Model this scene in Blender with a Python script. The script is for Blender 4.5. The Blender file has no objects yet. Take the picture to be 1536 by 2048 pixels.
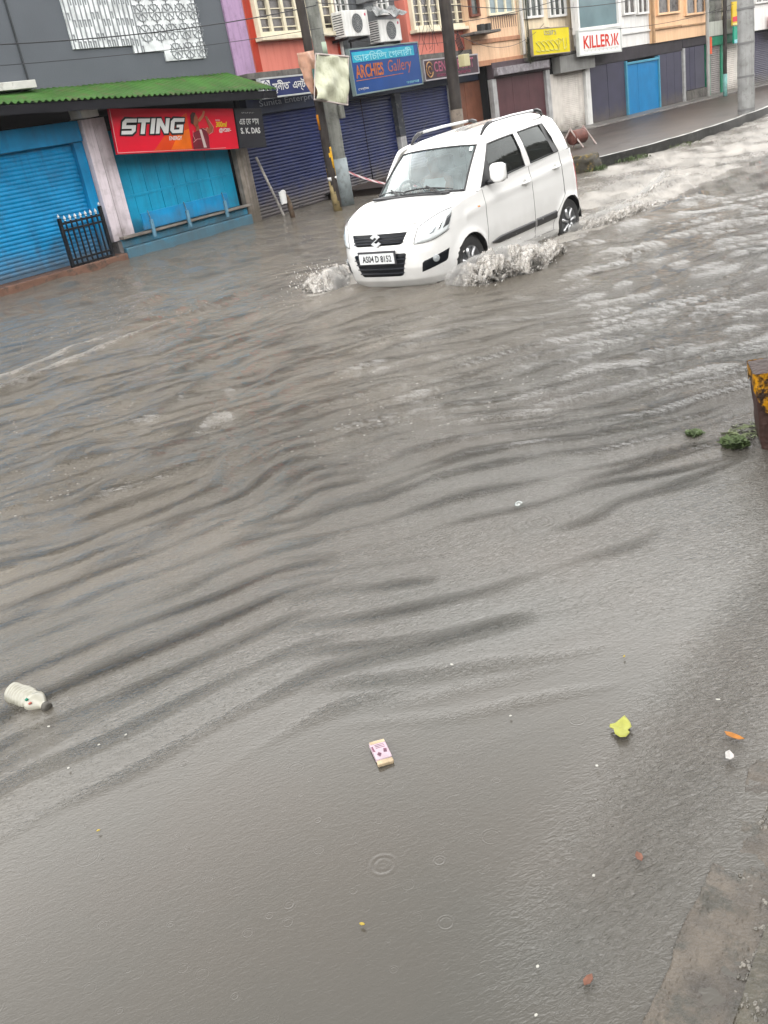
import bpy, math, random
import numpy as np
from mathutils import Vector, Matrix, noise as mnoise
random.seed(7)
R = math.radians
scene = bpy.context.scene
C = scene.collection

# ---------------------------------------------------------------- camera, world, light
# street frame: X runs along the street, Y goes across it towards the shops, Z up, flood level z = 0
hd, pt, rl = R(39.0), R(23.7), R(-10.3)
fwd = Vector((math.cos(pt) * math.cos(hd), math.cos(pt) * math.sin(hd), -math.sin(pt)))
rt = Vector((math.sin(hd), -math.cos(hd), 0)); up = rt.cross(fwd)
cr = math.cos(rl) * rt + math.sin(rl) * up; cu = -math.sin(rl) * rt + math.cos(rl) * up
cam = bpy.data.cameras.new('camera'); camo = bpy.data.objects.new('camera', cam); C.objects.link(camo)
camo.matrix_world = Matrix(((cr.x, cu.x, -fwd.x, 0), (cr.y, cu.y, -fwd.y, 0), (cr.z, cu.z, -fwd.z, 1.83), (0, 0, 0, 1)))
cam.sensor_fit = 'HORIZONTAL'; cam.sensor_width = 36; cam.lens = 36 * 1800 / 1536
cam.clip_start = 0.05; cam.clip_end = 600
scene.camera = camo

SUN_EL, SUN_AZ = 58.0, 215.0
world = bpy.data.worlds.new("World"); scene.world = world; world.use_nodes = True
wn = world.node_tree; bg = wn.nodes['Background']
sky = wn.nodes.new('ShaderNodeTexSky'); sky.sky_type = 'NISHITA'; sky.sun_disc = False
sky.sun_elevation = R(SUN_EL); sky.sun_rotation = R(90 - SUN_AZ)
sky.air_density = 1.0; sky.dust_density = 5.0; sky.ozone_density = 1.0
hs = wn.nodes.new('ShaderNodeHueSaturation'); hs.inputs['Saturation'].default_value = 0.10
mixw = wn.nodes.new('ShaderNodeMix'); mixw.data_type = 'RGBA'; mixw.inputs[0].default_value = 0.72
mixw.inputs[7].default_value = (9.6, 9.9, 10.0, 1)          # cloud layer evening out the clear sky
tcw = wn.nodes.new('ShaderNodeTexCoord'); sxyz = wn.nodes.new('ShaderNodeSeparateXYZ'); wn.links.new(tcw.outputs['Generated'], sxyz.inputs[0])
crw = wn.nodes.new('ShaderNodeFloatCurve'); cv = crw.mapping.curves[0]          # overcast brightness by elevation
for x_, y_ in ((.20, .86), (.32, 1.0), (.50, .98), (.74, .48)): cv.points.new(x_, y_)
cv.points[0].location = (0, .50); cv.points[-1].location = (1, .30); crw.mapping.update()
wn.links.new(sxyz.outputs[2], crw.inputs['Value'])
nzw = wn.nodes.new('ShaderNodeTexNoise'); nzw.inputs['Scale'].default_value = 3.0; nzw.inputs['Detail'].default_value = 4; wn.links.new(tcw.outputs['Generated'], nzw.inputs['Vector'])
mlw = wn.nodes.new('ShaderNodeMath'); mlw.operation = 'MULTIPLY_ADD'; mlw.inputs[1].default_value = 9.0; mlw.inputs[2].default_value = -4.5 ; wn.links.new(nzw.outputs[0], mlw.inputs[0])
ml2 = wn.nodes.new('ShaderNodeMath'); ml2.operation = 'MULTIPLY_ADD'; ml2.inputs[1].default_value = 31.0; wn.links.new(crw.outputs[0], ml2.inputs[0]); wn.links.new(mlw.outputs[0], ml2.inputs[2])
ccw = wn.nodes.new('ShaderNodeVectorMath'); ccw.operation = 'SCALE'; ccw.inputs[0].default_value = (1.0, .985, .962); wn.links.new(ml2.outputs[0], ccw.inputs['Scale'])
wn.links.new(ccw.outputs[0], mixw.inputs[7])
wn.links.new(sky.outputs[0], hs.inputs['Color']); wn.links.new(hs.outputs[0], mixw.inputs[6])
wn.links.new(mixw.outputs[2], bg.inputs[0]); bg.inputs[1].default_value = 0.075
sl = bpy.data.lights.new('sun', 'SUN'); sl.energy = 0.6; sl.angle = R(40); sl.color = (1, .97, .93)
so = bpy.data.objects.new('sun', sl); C.objects.link(so)
sd = Vector((math.cos(R(SUN_EL)) * math.cos(R(SUN_AZ)), math.cos(R(SUN_EL)) * math.sin(R(SUN_AZ)), math.sin(R(SUN_EL))))
so.rotation_euler = sd.to_track_quat('Z', 'Y').to_euler(); so.location = (0, 0, 30)
vs = scene.view_settings; vs.view_transform = 'Standard'; vs.look = 'None'; vs.gamma = 1; vs.exposure = 1.35
scene.cycles.max_bounces = 8; scene.cycles.transparent_max_bounces = 12; scene.cycles.caustics_reflective = False
scene.cycles.caustics_refractive = False

# ---------------------------------------------------------------- materials
MATS = {}
ALB = 1.0       # wet, weathered outdoor paint is darker than fresh dry paint
def mat(name, col, rough=.6, var=.12, vs_=3.0, streak=0.0, dirt=(.05, .045, .035), bump=0.0, bs=40, metal=0.0, coat=0.0, spec=None, mott=0.0, ms=7, stain=0.0):
    """procedural paint / wood / concrete: mottled colour, vertical rain-washed dirt streaks, fine bump"""
    if name in MATS: return MATS[name]
    if spec is None: spec = .5 if ALB == 1.0 else .16
    if ALB != 1.0: g_ = sum(col) / 3; col = tuple(max(.003, g_ + (c - g_) * 1.12) for c in col)
    col = tuple(c * ALB for c in col); dirt = tuple(c * ALB for c in dirt)
    m = bpy.data.materials.new(name); m.use_nodes = True; nt = m.node_tree; N = nt.nodes; L = nt.links
    b = N['Principled BSDF']; b.inputs['Roughness'].default_value = rough; b.inputs['Metallic'].default_value = metal
    b.inputs['Coat Weight'].default_value = coat; b.inputs['Specular IOR Level'].default_value = spec
    tc = N.new('ShaderNodeTexCoord')
    n1 = N.new('ShaderNodeTexNoise'); n1.inputs['Scale'].default_value = vs_; n1.inputs['Detail'].default_value = 6
    L.new(tc.outputs['Object'], n1.inputs['Vector'])
    mr = N.new('ShaderNodeMapRange'); mr.inputs[1].default_value = .3; mr.inputs[2].default_value = .7
    mr.inputs[3].default_value = 1 - var; mr.inputs[4].default_value = 1 + var
    L.new(n1.outputs[0], mr.inputs[0])
    mx = N.new('ShaderNodeMix'); mx.data_type = 'RGBA'; mx.blend_type = 'MULTIPLY'; mx.inputs[0].default_value = 1
    mx.inputs[6].default_value = (*col, 1); L.new(mr.outputs[0], mx.inputs[7])
    out = mx.outputs[2]
    if streak > 0:
        mp = N.new('ShaderNodeMapping'); mp.inputs['Scale'].default_value = (9, 9, .55); L.new(tc.outputs['Object'], mp.inputs[0])
        n2 = N.new('ShaderNodeTexNoise'); n2.inputs['Scale'].default_value = 1.0; n2.inputs['Detail'].default_value = 7; n2.inputs['Roughness'].default_value = .65
        L.new(mp.outputs[0], n2.inputs['Vector'])
        cr_ = N.new('ShaderNodeMapRange'); cr_.inputs[1].default_value = .47; cr_.inputs[2].default_value = .72
        cr_.inputs[3].default_value = 0; cr_.inputs[4].default_value = streak
        L.new(n2.outputs[0], cr_.inputs[0])
        m2 = N.new('ShaderNodeMix'); m2.data_type = 'RGBA'; L.new(cr_.outputs[0], m2.inputs[0]); L.new(out, m2.inputs[6])
        m2.inputs[7].default_value = (*dirt, 1); out = m2.outputs[2]
    if mott > 0:
        n4 = N.new('ShaderNodeTexNoise'); n4.inputs['Scale'].default_value = ms; n4.inputs['Detail'].default_value = 8; n4.inputs['Roughness'].default_value = .7
        L.new(tc.outputs['Object'], n4.inputs['Vector'])
        c4 = N.new('ShaderNodeMapRange'); c4.inputs[1].default_value = .52 - .09 * (mott > .95); c4.inputs[2].default_value = .62 - .08 * (mott > .95); c4.inputs[4].default_value = mott
        L.new(n4.outputs[0], c4.inputs[0])
        m4 = N.new('ShaderNodeMix'); m4.data_type = 'RGBA'; L.new(c4.outputs[0], m4.inputs[0]); L.new(out, m4.inputs[6])
        m4.inputs[7].default_value = (*dirt, 1); out = m4.outputs[2]
    if stain > 0:       # silt and mould tide mark left by the flood on the lowest part
        sx = N.new('ShaderNodeSeparateXYZ'); L.new(tc.outputs['Object'], sx.inputs[0])
        n5 = N.new('ShaderNodeTexNoise'); n5.inputs['Scale'].default_value = 3.5; n5.inputs['Detail'].default_value = 7; L.new(tc.outputs['Object'], n5.inputs['Vector'])
        a5 = N.new('ShaderNodeMath'); a5.operation = 'MULTIPLY_ADD'; a5.inputs[1].default_value = -.75; L.new(n5.outputs[0], a5.inputs[0]); L.new(sx.outputs[2], a5.inputs[2])
        c5 = N.new('ShaderNodeMapRange'); c5.inputs[1].default_value = -.20; c5.inputs[2].default_value = .30; c5.inputs[3].default_value = stain; c5.inputs[4].default_value = 0; L.new(a5.outputs[0], c5.inputs[0])
        m5 = N.new('ShaderNodeMix'); m5.data_type = 'RGBA'; L.new(c5.outputs[0], m5.inputs[0]); L.new(out, m5.inputs[6]); m5.inputs[7].default_value = (.085, .072, .055, 1); out = m5.outputs[2]
    L.new(out, b.inputs['Base Color'])
    if bump > 0:
        n3 = N.new('ShaderNodeTexNoise'); n3.inputs['Scale'].default_value = bs; n3.inputs['Detail'].default_value = 5
        L.new(tc.outputs['Object'], n3.inputs['Vector'])
        bp = N.new('ShaderNodeBump'); bp.inputs['Strength'].default_value = bump; bp.inputs['Distance'].default_value = .01
        L.new(n3.outputs[0], bp.inputs['Height']); L.new(bp.outputs[0], b.inputs['Normal'])
    MATS[name] = m; return m

def glassmat(name, tint, refl=.06, film=.0, filmcol=(.6, .65, .65), rough=.02):
    if name in MATS: return MATS[name]
    m = bpy.data.materials.new(name); m.use_nodes = True; nt = m.node_tree; N = nt.nodes; L = nt.links
    N.remove(N['Principled BSDF']); o = N['Material Output']
    tr = N.new('ShaderNodeBsdfTransparent'); tr.inputs[0].default_value = (*tint, 1)
    df = N.new('ShaderNodeBsdfDiffuse'); df.inputs[0].default_value = (*filmcol, 1)
    tc = N.new('ShaderNodeTexCoord'); nz = N.new('ShaderNodeTexNoise'); nz.inputs['Scale'].default_value = 6; nz.inputs['Detail'].default_value = 6
    L.new(tc.outputs['Object'], nz.inputs['Vector'])
    mr = N.new('ShaderNodeMapRange'); mr.inputs[1].default_value = .3; mr.inputs[2].default_value = .7; mr.inputs[3].default_value = film * .6; mr.inputs[4].default_value = film * 1.4
    L.new(nz.outputs[0], mr.inputs[0])
    m1 = N.new('ShaderNodeMixShader'); L.new(mr.outputs[0], m1.inputs[0]); L.new(tr.outputs[0], m1.inputs[1]); L.new(df.outputs[0], m1.inputs[2])
    gl = N.new('ShaderNodeBsdfGlossy'); gl.inputs['Roughness'].default_value = rough; gl.inputs[0].default_value = (.95, 1, 1, 1)
    bp = N.new('ShaderNodeBump'); bp.inputs['Strength'].default_value = .12; bp.inputs['Distance'].default_value = .004
    n2 = N.new('ShaderNodeTexNoise'); n2.inputs['Scale'].default_value = 45; L.new(tc.outputs['Object'], n2.inputs['Vector'])
    L.new(n2.outputs[0], bp.inputs['Height']); L.new(bp.outputs[0], gl.inputs['Normal'])
    fr = N.new('ShaderNodeFresnel'); fr.inputs[0].default_value = 1.5
    ad = N.new('ShaderNodeMath'); ad.operation = 'ADD'; ad.inputs[1].default_value = refl; ad.use_clamp = True; L.new(fr.outputs[0], ad.inputs[0])
    m2 = N.new('ShaderNodeMixShader'); L.new(ad.outputs[0], m2.inputs[0]); L.new(m1.outputs[0], m2.inputs[1]); L.new(gl.outputs[0], m2.inputs[2])
    L.new(m2.outputs[0], o.inputs[0]); MATS[name] = m; return m

# ---------------------------------------------------------------- mesh builder and scene tree helpers
class MB:
    def __init__(s): s.v = []; s.f = []
    def _add(s, vs_, fs):
        k = len(s.v); s.v += [tuple(map(float, p)) for p in vs_]; s.f += [tuple(i + k for i in f) for f in fs]; return s
    def box(s, x0, x1, y0, y1, z0, z1, rot=None, piv=None):
        p = [(x, y, z) for z in (z0, z1) for y in (y0, y1) for x in (x0, x1)]
        if rot is not None:
            c = Vector(piv if piv else ((x0 + x1) / 2, (y0 + y1) / 2, (z0 + z1) / 2)); p = [tuple(rot @ (Vector(q) - c) + c) for q in p]
        return s._add(p, [(0, 2, 3, 1), (4, 5, 7, 6), (0, 1, 5, 4), (2, 6, 7, 3), (0, 4, 6, 2), (1, 3, 7, 5)])
    def prism(s, poly, y0, y1):           # poly in (x,z), extruded along y
        n = len(poly); v = [(x, y0, z) for x, z in poly] + [(x, y1, z) for x, z in poly]
        return s._add(v, [tuple(range(n)), tuple(range(2 * n - 1, n - 1, -1))] + [(i, i + n, (i + 1) % n + n, (i + 1) % n) for i in range(n)])
    def prismz(s, poly, z0, z1):
        n = len(poly); v = [(x, y, z0) for x, y in poly] + [(x, y, z1) for x, y in poly]
        return s._add(v, [tuple(range(n - 1, -1, -1)), tuple(range(n, 2 * n))] + [(i, (i + 1) % n, (i + 1) % n + n, i + n) for i in range(n)])
    def tube(s, pts, r, seg=8, closed=False, cap=True):
        pts = [Vector(p) for p in pts]; n = len(pts); rs = r if isinstance(r, (list, tuple)) else [r] * n
        vs_ = []; ref = Vector((0, 0, 1))
        for i, p in enumerate(pts):
            if closed: t = (pts[(i + 1) % n] - pts[i - 1])
            else: t = pts[min(i + 1, n - 1)] - pts[max(i - 1, 0)]
            t.normalize(); a = t.cross(ref)
            if a.length < .05: a = t.cross(Vector((1, 0, 0)))
            a.normalize(); b = a.cross(t)
            for k in range(seg):
                w = 2 * math.pi * (k + .5) / seg; vs_.append(p + (a * math.cos(w) + b * math.sin(w)) * rs[i])
        fs = []
        for i in range(n if closed else n - 1):
            j = (i + 1) % n
            for k in range(seg): fs.append((i * seg + k, i * seg + (k + 1) % seg, j * seg + (k + 1) % seg, j * seg + k))
        if cap and not closed: fs += [tuple(range(seg - 1, -1, -1)), tuple(range((n - 1) * seg, n * seg))]
        return s._add(vs_, fs)
    def grid(s, fn, nu, nv):
        v = [fn(i / nu, j / nv) for j in range(nv + 1) for i in range(nu + 1)]
        return s._add(v, [(j * (nu + 1) + i, j * (nu + 1) + i + 1, (j + 1) * (nu + 1) + i + 1, (j + 1) * (nu + 1) + i) for j in range(nv) for i in range(nu)])
    def lathe(s, prof, c=(0, 0, 0), axis='Z', seg=24):     # prof: (radius, height)
        n = len(prof); vs_ = []
        for k in range(seg):
            w = 2 * math.pi * k / seg
            for rr, h in prof:
                a, b = rr * math.cos(w), rr * math.sin(w)
                q = (a, b, h) if axis == 'Z' else (a, h, b) if axis == 'Y' else (h, a, b)
                vs_.append((q[0] + c[0], q[1] + c[1], q[2] + c[2]))
        fs = []
        for k in range(seg):
            k2 = (k + 1) % seg
            for i in range(n - 1): fs.append((k * n + i, k2 * n + i, k2 * n + i + 1, k * n + i + 1))
        return s._add(vs_, fs)
    def build(s, name, m, parent=None, smooth=False, bevel=0, loc=None, rot=None, solid=0, sub=0):
        me = bpy.data.meshes.new(name); me.from_pydata(s.v, [], s.f); me.validate(); me.update()
        import bmesh
        bm = bmesh.new(); bm.from_mesh(me); bmesh.ops.recalc_face_normals(bm, faces=bm.faces); bm.to_mesh(me); bm.free()
        if smooth:
            for p in me.polygons: p.use_smooth = True
        if m: me.materials.append(m)
        o = bpy.data.objects.new(name, me); C.objects.link(o)
        if parent: o.parent = parent
        if loc: o.location = loc
        if rot: o.rotation_euler = rot
        if bevel:
            b = o.modifiers.new('b', 'BEVEL'); b.width = bevel; b.segments = 2; b.limit_method = 'ANGLE'; b.angle_limit = R(40)
        if solid:
            b = o.modifiers.new('s', 'SOLIDIFY'); b.thickness = solid; b.offset = 0
        if sub:
            b = o.modifiers.new('u', 'SUBSURF'); b.levels = sub; b.render_levels = sub
        return o

def tag(o, label=None, cat=None, group=None, kind=None):
    if label: o['label'] = label
    if cat: o['category'] = cat
    if group: o['group'] = group
    if kind: o['kind'] = kind
    return o
def thing(name, label, cat, loc=(0, 0, 0), rz=0, group=None):
    o = bpy.data.objects.new(name, None); C.objects.link(o); o.location = loc; o.rotation_euler = (0, 0, rz)
    o.empty_display_size = .2
    return tag(o, label, cat, group)
def copy_tree(o, parent=None):
    c = o.copy(); C.objects.link(c); c.parent = parent
    for ch in [x for x in C.objects if x.parent == o]: copy_tree(ch, c)
    return c

def lettering(txt, w, h, m, parent, loc, rot=(R(90), 0, 0), shear=0, bold=0.0, name='lettering', space=1.0):
    """text as a mesh fitted into a w x h box with its lower left corner at loc (facing -y of the parent)"""
    c = bpy.data.curves.new(name, 'FONT'); c.body = txt; c.size = 1; c.shear = shear; c.offset = bold; c.resolution_u = 3; c.space_character = space
    t = bpy.data.objects.new(name, c); C.objects.link(t)
    bpy.context.view_layer.update()
    me = bpy.data.meshes.new_from_object(t.evaluated_get(bpy.context.evaluated_depsgraph_get()))
    C.objects.unlink(t); bpy.data.objects.remove(t)
    n = len(me.vertices); co = np.empty(n * 3); me.vertices.foreach_get('co', co); co = co.reshape(-1, 3)
    lo, hi = co.min(0), co.max(0); co[:, 0] = (co[:, 0] - lo[0]) / (hi[0] - lo[0]) * w; co[:, 1] = (co[:, 1] - lo[1]) / (hi[1] - lo[1]) * h
    par = list(range(n))
    def fd(i):
        while par[i] != i: par[i] = par[par[i]]; i = par[i]
        return i
    for e in me.edges:
        a, b = fd(e.vertices[0]), fd(e.vertices[1])
        if a != b: par[a] = b
    ids = {}
    for i in range(n): co[i, 2] = ids.setdefault(fd(i), len(ids)) % 5 * .0012
    me.vertices.foreach_set('co', co.ravel()); me.update(); me.name = name
    me.materials.clear(); me.materials.append(m)
    o = bpy.data.objects.new(name, me); C.objects.link(o); o.parent = parent; o.location = loc; o.rotation_euler = rot
    return o

# ---------------------------------------------------------------- ground, pavements, flood water
def snoise(x, y, sc, seed):
    """cheap smooth pseudo-noise on numpy arrays, about -1..1"""
    rg = np.random.RandomState(seed); o = np.zeros_like(x); tot = 0
    for k in range(7):
        a = rg.rand() * 6.283; f = sc * (0.55 + 1.1 * rg.rand()); p = rg.rand() * 6.283; w = 1
        a2 = rg.rand() * 6.283
        o += w * np.sin((x * math.cos(a) + y * math.sin(a)) * f + p + 1.3 * np.sin((x * math.cos(a2) + y * math.sin(a2)) * f * .7 + p * 2)); tot += w
    return o / tot * 1.8
_rg = np.random.RandomState(5); _G = _rg.rand(512, 512) * 6.2832
def perlin(x, y, seed):
    """gradient noise on numpy arrays, about -1..1"""
    x = x + seed * 17.37; y = y - seed * 9.11; xi = np.floor(x).astype(int); yi = np.floor(y).astype(int); fx = x - xi; fy = y - yi
    u = fx * fx * fx * (fx * (fx * 6 - 15) + 10); v = fy * fy * fy * (fy * (fy * 6 - 15) + 10)
    def g(i, j):
        a = _G[(xi + i) & 511, (yi + j) & 511]; return np.cos(a) * (fx - i) + np.sin(a) * (fy - j)
    return 1.6 * ((g(0, 0) * (1 - u) + g(1, 0) * u) * (1 - v) + (g(0, 1) * (1 - u) + g(1, 1) * u) * v)
def sstep(a, b, v):
    t = np.clip((v - a) / (b - a), 0, 1); return t * t * (3 - 2 * t)
CARX, CARY = 10.05, 6.02
def water_fields(x, y):
    az = np.degrees(np.arctan2(y, x)); d = np.hypot(x, y)
    wx = x + .15 * snoise(x, y, 1.3, 1) + .065 * snoise(x, y, 4.2, 2); wy = y + .15 * snoise(x, y, 1.3, 3) + .065 * snoise(x, y, 4.2, 4)
    left = sstep(36, 50, az); near = sstep(2.1 + .2 * left, 3.5, d) * sstep(.75, 1.4, y)
    h = np.zeros_like(x)
    def train(nx, ny, lam, amp, w, kap, seed, ph=0.0):
        nonlocal h
        l = math.hypot(nx, ny); p = 2 * math.pi * (wx * nx + wy * ny) / l / lam + ph + .9 * snoise(x, y, .9, seed)
        env = .02 + 1.05 * np.clip(.52 + .72 * snoise(x * .8 + 9, y * .8, 1.5, seed + 50) + .62 * perlin(x * 1.5, y * 1.5, seed + 70), 0, 1.25)
        c = np.exp(kap * (np.cos(p) - 1)); h += amp * w * env * c
        return w * env * c
    c1 = train(.42, .91, .235, .0064, left * near * (1 - .4 * sstep(7, 10, d)), 3.2, 11); c1b = train(.28, .96, .30, .0058, left * near, 4.0, 19, 1.3)
    c2 = train(.70, .71, .24, .0062, (1 - left) * near, 3.0, 12); c2b = train(.58, .81, .31, .0056, (1 - left) * near, 4.0, 29, .7)
    c3 = train(-.25, .97, .62, .013, left * sstep(3.6, 5, d) * (1 - sstep(10, 14, d)), 2.6, 13)
    c4 = train(.85, .5, .7, .014, (1 - left) * sstep(4, 6, d), 1.2, 14)
    c5 = train(.05, 1.0, .42, .012, sstep(5, 7, d), 1.2, 15)
    c6 = train(.55, .83, .21, .0022, near * .8 * sstep(1.6, 3, d), 1.0, 16)
    mid = sstep(3.0, 6.0, d); gust = .5 + .75 * np.clip(.5 + .8 * snoise(x, y, .8, 61), 0, 1.3)
    def aniso(a, k, f, seed):      # ripples drawn out along one crest direction
        ca, sa = math.cos(a), math.sin(a); U = (wx * ca + wy * sa) * k * f; V = (-wx * sa + wy * ca) * f
        n = perlin(U, V, seed); return n if seed % 2 else 1 - 2.2 * np.abs(n)       # odd: rounded swell, even: thin crests
    def both(k, f, seed): return left * aniso(R(-14), k, f, seed) + (1 - left) * aniso(R(-42), k * .6, f, seed + 10)
    h += mid * gust * (.026 * both(.5, 1.9, 21) + .018 * both(.5, 3.6, 23) + .0085 * both(.35, 2.6, 22) + .0060 * both(.45, 5.0, 24) + .0046 * both(.5, 8.5, 27))
    h += .0016 * sstep(2.4, 3.6, d) * aniso(R(-25), .4, 9.0, 31)
    # older wake ridges running down the left side of the street
    for yy, a in ((8.15, .04), (8.62, .03), (7.2, .016)):
        q = y - (yy + .095 * (x - 4.6) + .05 * np.sin(x * 2.2)); h += a * np.exp(-(q / .10) ** 2) * sstep(2.0, 4.0, x) * (1 - sstep(8.2, 9.6, x))
    # bow wave: water pushed up ahead of and beside the car
    bx = CARX - 1.75 - x; by = y - CARY + .05
    h += .035 * np.exp(-((bx - .18) / .30) ** 2 - (by / .75) ** 2)
    for s in (-1, 1):
        q = (by * s) - (.55 + .62 * np.maximum(bx + .2, -6)); 
        v = .028 * np.exp(-(q / .16) ** 2) * np.exp(-np.maximum(bx, 0) / 1.5) * (bx > -.4); h += v
        q2 = (by * s) - (.95 + .16 * (x - 8.4)); w2 = sstep(8.2, 8.8, x) * np.exp(-np.maximum(x - 9, 0) / 7)
        h += .05 * w2 * np.exp(-(q2 / .16) ** 2)
    turb = sstep(11.3, 12.2, x) * np.exp(-((y - 5.6 - .10 * (x - 11)) / (1.1 + .05 * (x - 11))) ** 2)
    turb += .55 * sstep(13, 20, x) * sstep(2.5, 4.5, y) * (1 - sstep(7.5, 8.5, y))
    h += .035 * np.clip(turb, 0, 1) * (snoise(wx, wy, 6.5, 31) * .6 + snoise(wx, wy, 14, 32) * .4)
    h *= .25 + .75 * sstep(.6, 1.1, y)
    # foam (0..1)
    f = np.zeros_like(x)
    rag = .10 * snoise(x, y, 9, 41) + .05 * snoise(x, y, 23, 42)
    q = (y + rag) - (5.12 - .05 * (x - 8.6)); f += .95 * np.exp(-(q / .20) ** 2) * sstep(8.1, 8.7, x) * (1 - sstep(14, 18, x))
    q = (y + rag) - 6.98; f += .9 * np.exp(-(q / .25) ** 2) * sstep(7.9, 8.5, x) * (1 - sstep(12, 15, x))
    f += .9 * np.exp(-(((x - 8.35) / .28) ** 2 + ((y - 7.05 + rag) / .30) ** 2))
    f += .75 * np.exp(-(((x - 11.7) / .5) ** 2 + ((y - 5.1 + rag) / .35) ** 2))
    f += np.clip(turb, 0, 1) * (.62 + .3 * snoise(wx, wy, 3.2, 43)) * (1 - .35 * sstep(16, 40, x))
    f += .30 * np.clip(snoise(x * .35, y * 2.2, 2.2, 44) - .5, 0, 1) * sstep(6, 9, d)
    for yy in (8.15, 8.62):
        q = y - (yy + .095 * (x - 4.6) + .05 * np.sin(x * 2.2)) + rag * .3; f += (.42 + .25 * snoise(x, y, 2.5, 77)) * np.exp(-(q / .13) ** 2) * sstep(1.5, 4.5, x) * (1 - sstep(7.5, 9.6, x))
    chop = np.clip(c1 + c1b + c2 + c2b + c3 * .5, 0, 1) ** .8 * near * (.35 + .8 * np.clip(.5 + perlin(x * 2.1, y * 2.1, 3), 0, 1))
    chop = np.maximum(chop, .085 * sstep(2.2, 4.6, d)); chop = np.maximum(chop * 1.3, .36 * sstep(3.4, 6.0, d) * gust); chop = np.maximum(chop, .12 * np.exp(-((y - .70) / .18) ** 2) * sstep(.9, 1.6, x))
    return h, np.clip(f, 0, 1), np.clip(chop, 0, 1)

azs = np.concatenate([np.arange(-180, -30, 6), np.arange(-30, 5, .6), np.arange(5, 75, .16), np.arange(75, 110, .6), np.arange(110, 180, 6)])
rr = [.25]
while rr[-1] < 140: rr.append(rr[-1] * (1.0 + (.0055 if rr[-1] < 14 else .02)))
rr = np.array(rr); NA, NR = len(azs), len(rr)
A_, R_ = np.meshgrid(np.radians(azs), rr); WX = (R_ * np.cos(A_)).ravel(); WY = (R_ * np.sin(A_)).ravel()
WH, WF, WC = water_fields(WX, WY)
me = bpy.data.meshes.new('flood_water')
nv = NA * NR; me.vertices.add(nv + 1)
co = np.zeros((nv + 1, 3)); co[:nv, 0] = WX; co[:nv, 1] = WY; co[:nv, 2] = WH - .008
me.vertices.foreach_set('co', co.ravel())
ii, jj = np.meshgrid(np.arange(NA), np.arange(NR - 1)); i2 = (ii + 1) % NA
q = np.stack([jj * NA + ii, (jj + 1) * NA + ii, (jj + 1) * NA + i2, jj * NA + i2], -1).reshape(-1, 4)
tri = np.stack([np.full(NA, nv), np.arange(NA), (np.arange(NA) + 1) % NA], -1)
me.loops.add(q.size + tri.size); me.loops.foreach_set('vertex_index', np.concatenate([q.ravel(), tri.ravel()]).astype(np.int32))
me.polygons.add(len(q) + len(tri))
me.polygons.foreach_set('loop_start', np.concatenate([np.arange(len(q)) * 4, q.size + np.arange(len(tri)) * 3]).astype(np.int32))
me.polygons.foreach_set('loop_total', np.concatenate([np.full(len(q), 4), np.full(len(tri), 3)]).astype(np.int32))
me.polygons.foreach_set('use_smooth', np.ones(len(q) + len(tri), dtype=bool)); me.update(); me.validate()
for nm, arr in (('foam', WF), ('chop', WC)):
    at = me.attributes.new(nm, 'FLOAT', 'POINT'); at.data.foreach_set('value', np.append(arr, 0).astype(np.float32))
wm = bpy.data.materials.new('muddy_flood_water'); wm.use_nodes = True; nt = wm.node_tree; N = nt.nodes; L = nt.links; B = N['Principled BSDF']
def nn(t, **k):
    n = N.new(t)
    for a, b in k.items():
        if a.startswith('i_'): n.inputs[int(a[2:])].default_value = b
        else: setattr(n, a, b)
    return n
def math_(op, a, b=None, c=None):
    n = nn('ShaderNodeMath', operation=op)
    for i, v in enumerate((a, b, c)):
        if v is None: continue
        if isinstance(v, (int, float)): n.inputs[i].default_value = v
        else: L.new(v, n.inputs[i])
    return n.outputs[0]
def maprange(v, a, b, c, d, smooth=False):
    n = nn('ShaderNodeMapRange'); n.interpolation_type = 'SMOOTHSTEP' if smooth else 'LINEAR'
    for i, k in enumerate((a, b, c, d)): n.inputs[i + 1].default_value = k
    L.new(v, n.inputs[0]); return n.outputs[0]
geo = nn('ShaderNodeNewGeometry'); pos = geo.outputs['Position']
def noise_(scale, detail=4, rough=.55, rot=0, st=(1, 1, 1), dist=0):
    mp = nn('ShaderNodeMapping'); mp.vector_type = 'POINT'; mp.inputs['Scale'].default_value = st
    mr = nn('ShaderNodeMapping'); mr.inputs['Rotation'].default_value = (0, 0, rot); L.new(pos, mr.inputs[0]); L.new(mr.outputs[0], mp.inputs[0])
    n = nn('ShaderNodeTexNoise'); n.inputs['Scale'].default_value = scale; n.inputs['Detail'].default_value = detail; n.inputs['Roughness'].default_value = rough
    n.inputs['Distortion'].default_value = dist
    L.new(mp.outputs[0], n.inputs['Vector']); return n.outputs[0]
foam_a = nn('ShaderNodeAttribute', attribute_name='foam').outputs['Fac']
chop_a = nn('ShaderNodeAttribute', attribute_name='chop').outputs['Fac']
mud = nn('ShaderNodeMix', data_type='RGBA'); mud.inputs[6].default_value = (.061, .054, .045, 1); mud.inputs[7].default_value = (.054, .052, .045, 1)
L.new(maprange(noise_(.9, 4), .35, .65, 0, 1), mud.inputs[0])
fn = noise_(11, 9, .78, R(-4), (1, 3.2, 1), .5); fn2 = noise_(60, 5, .7)
fmask = maprange(math_('ADD', math_('MULTIPLY', foam_a, .68), math_('ADD', math_('MULTIPLY', fn, .85), math_('MULTIPLY', fn2, .22))), .70, 1.20, 0, .92, True)
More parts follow.
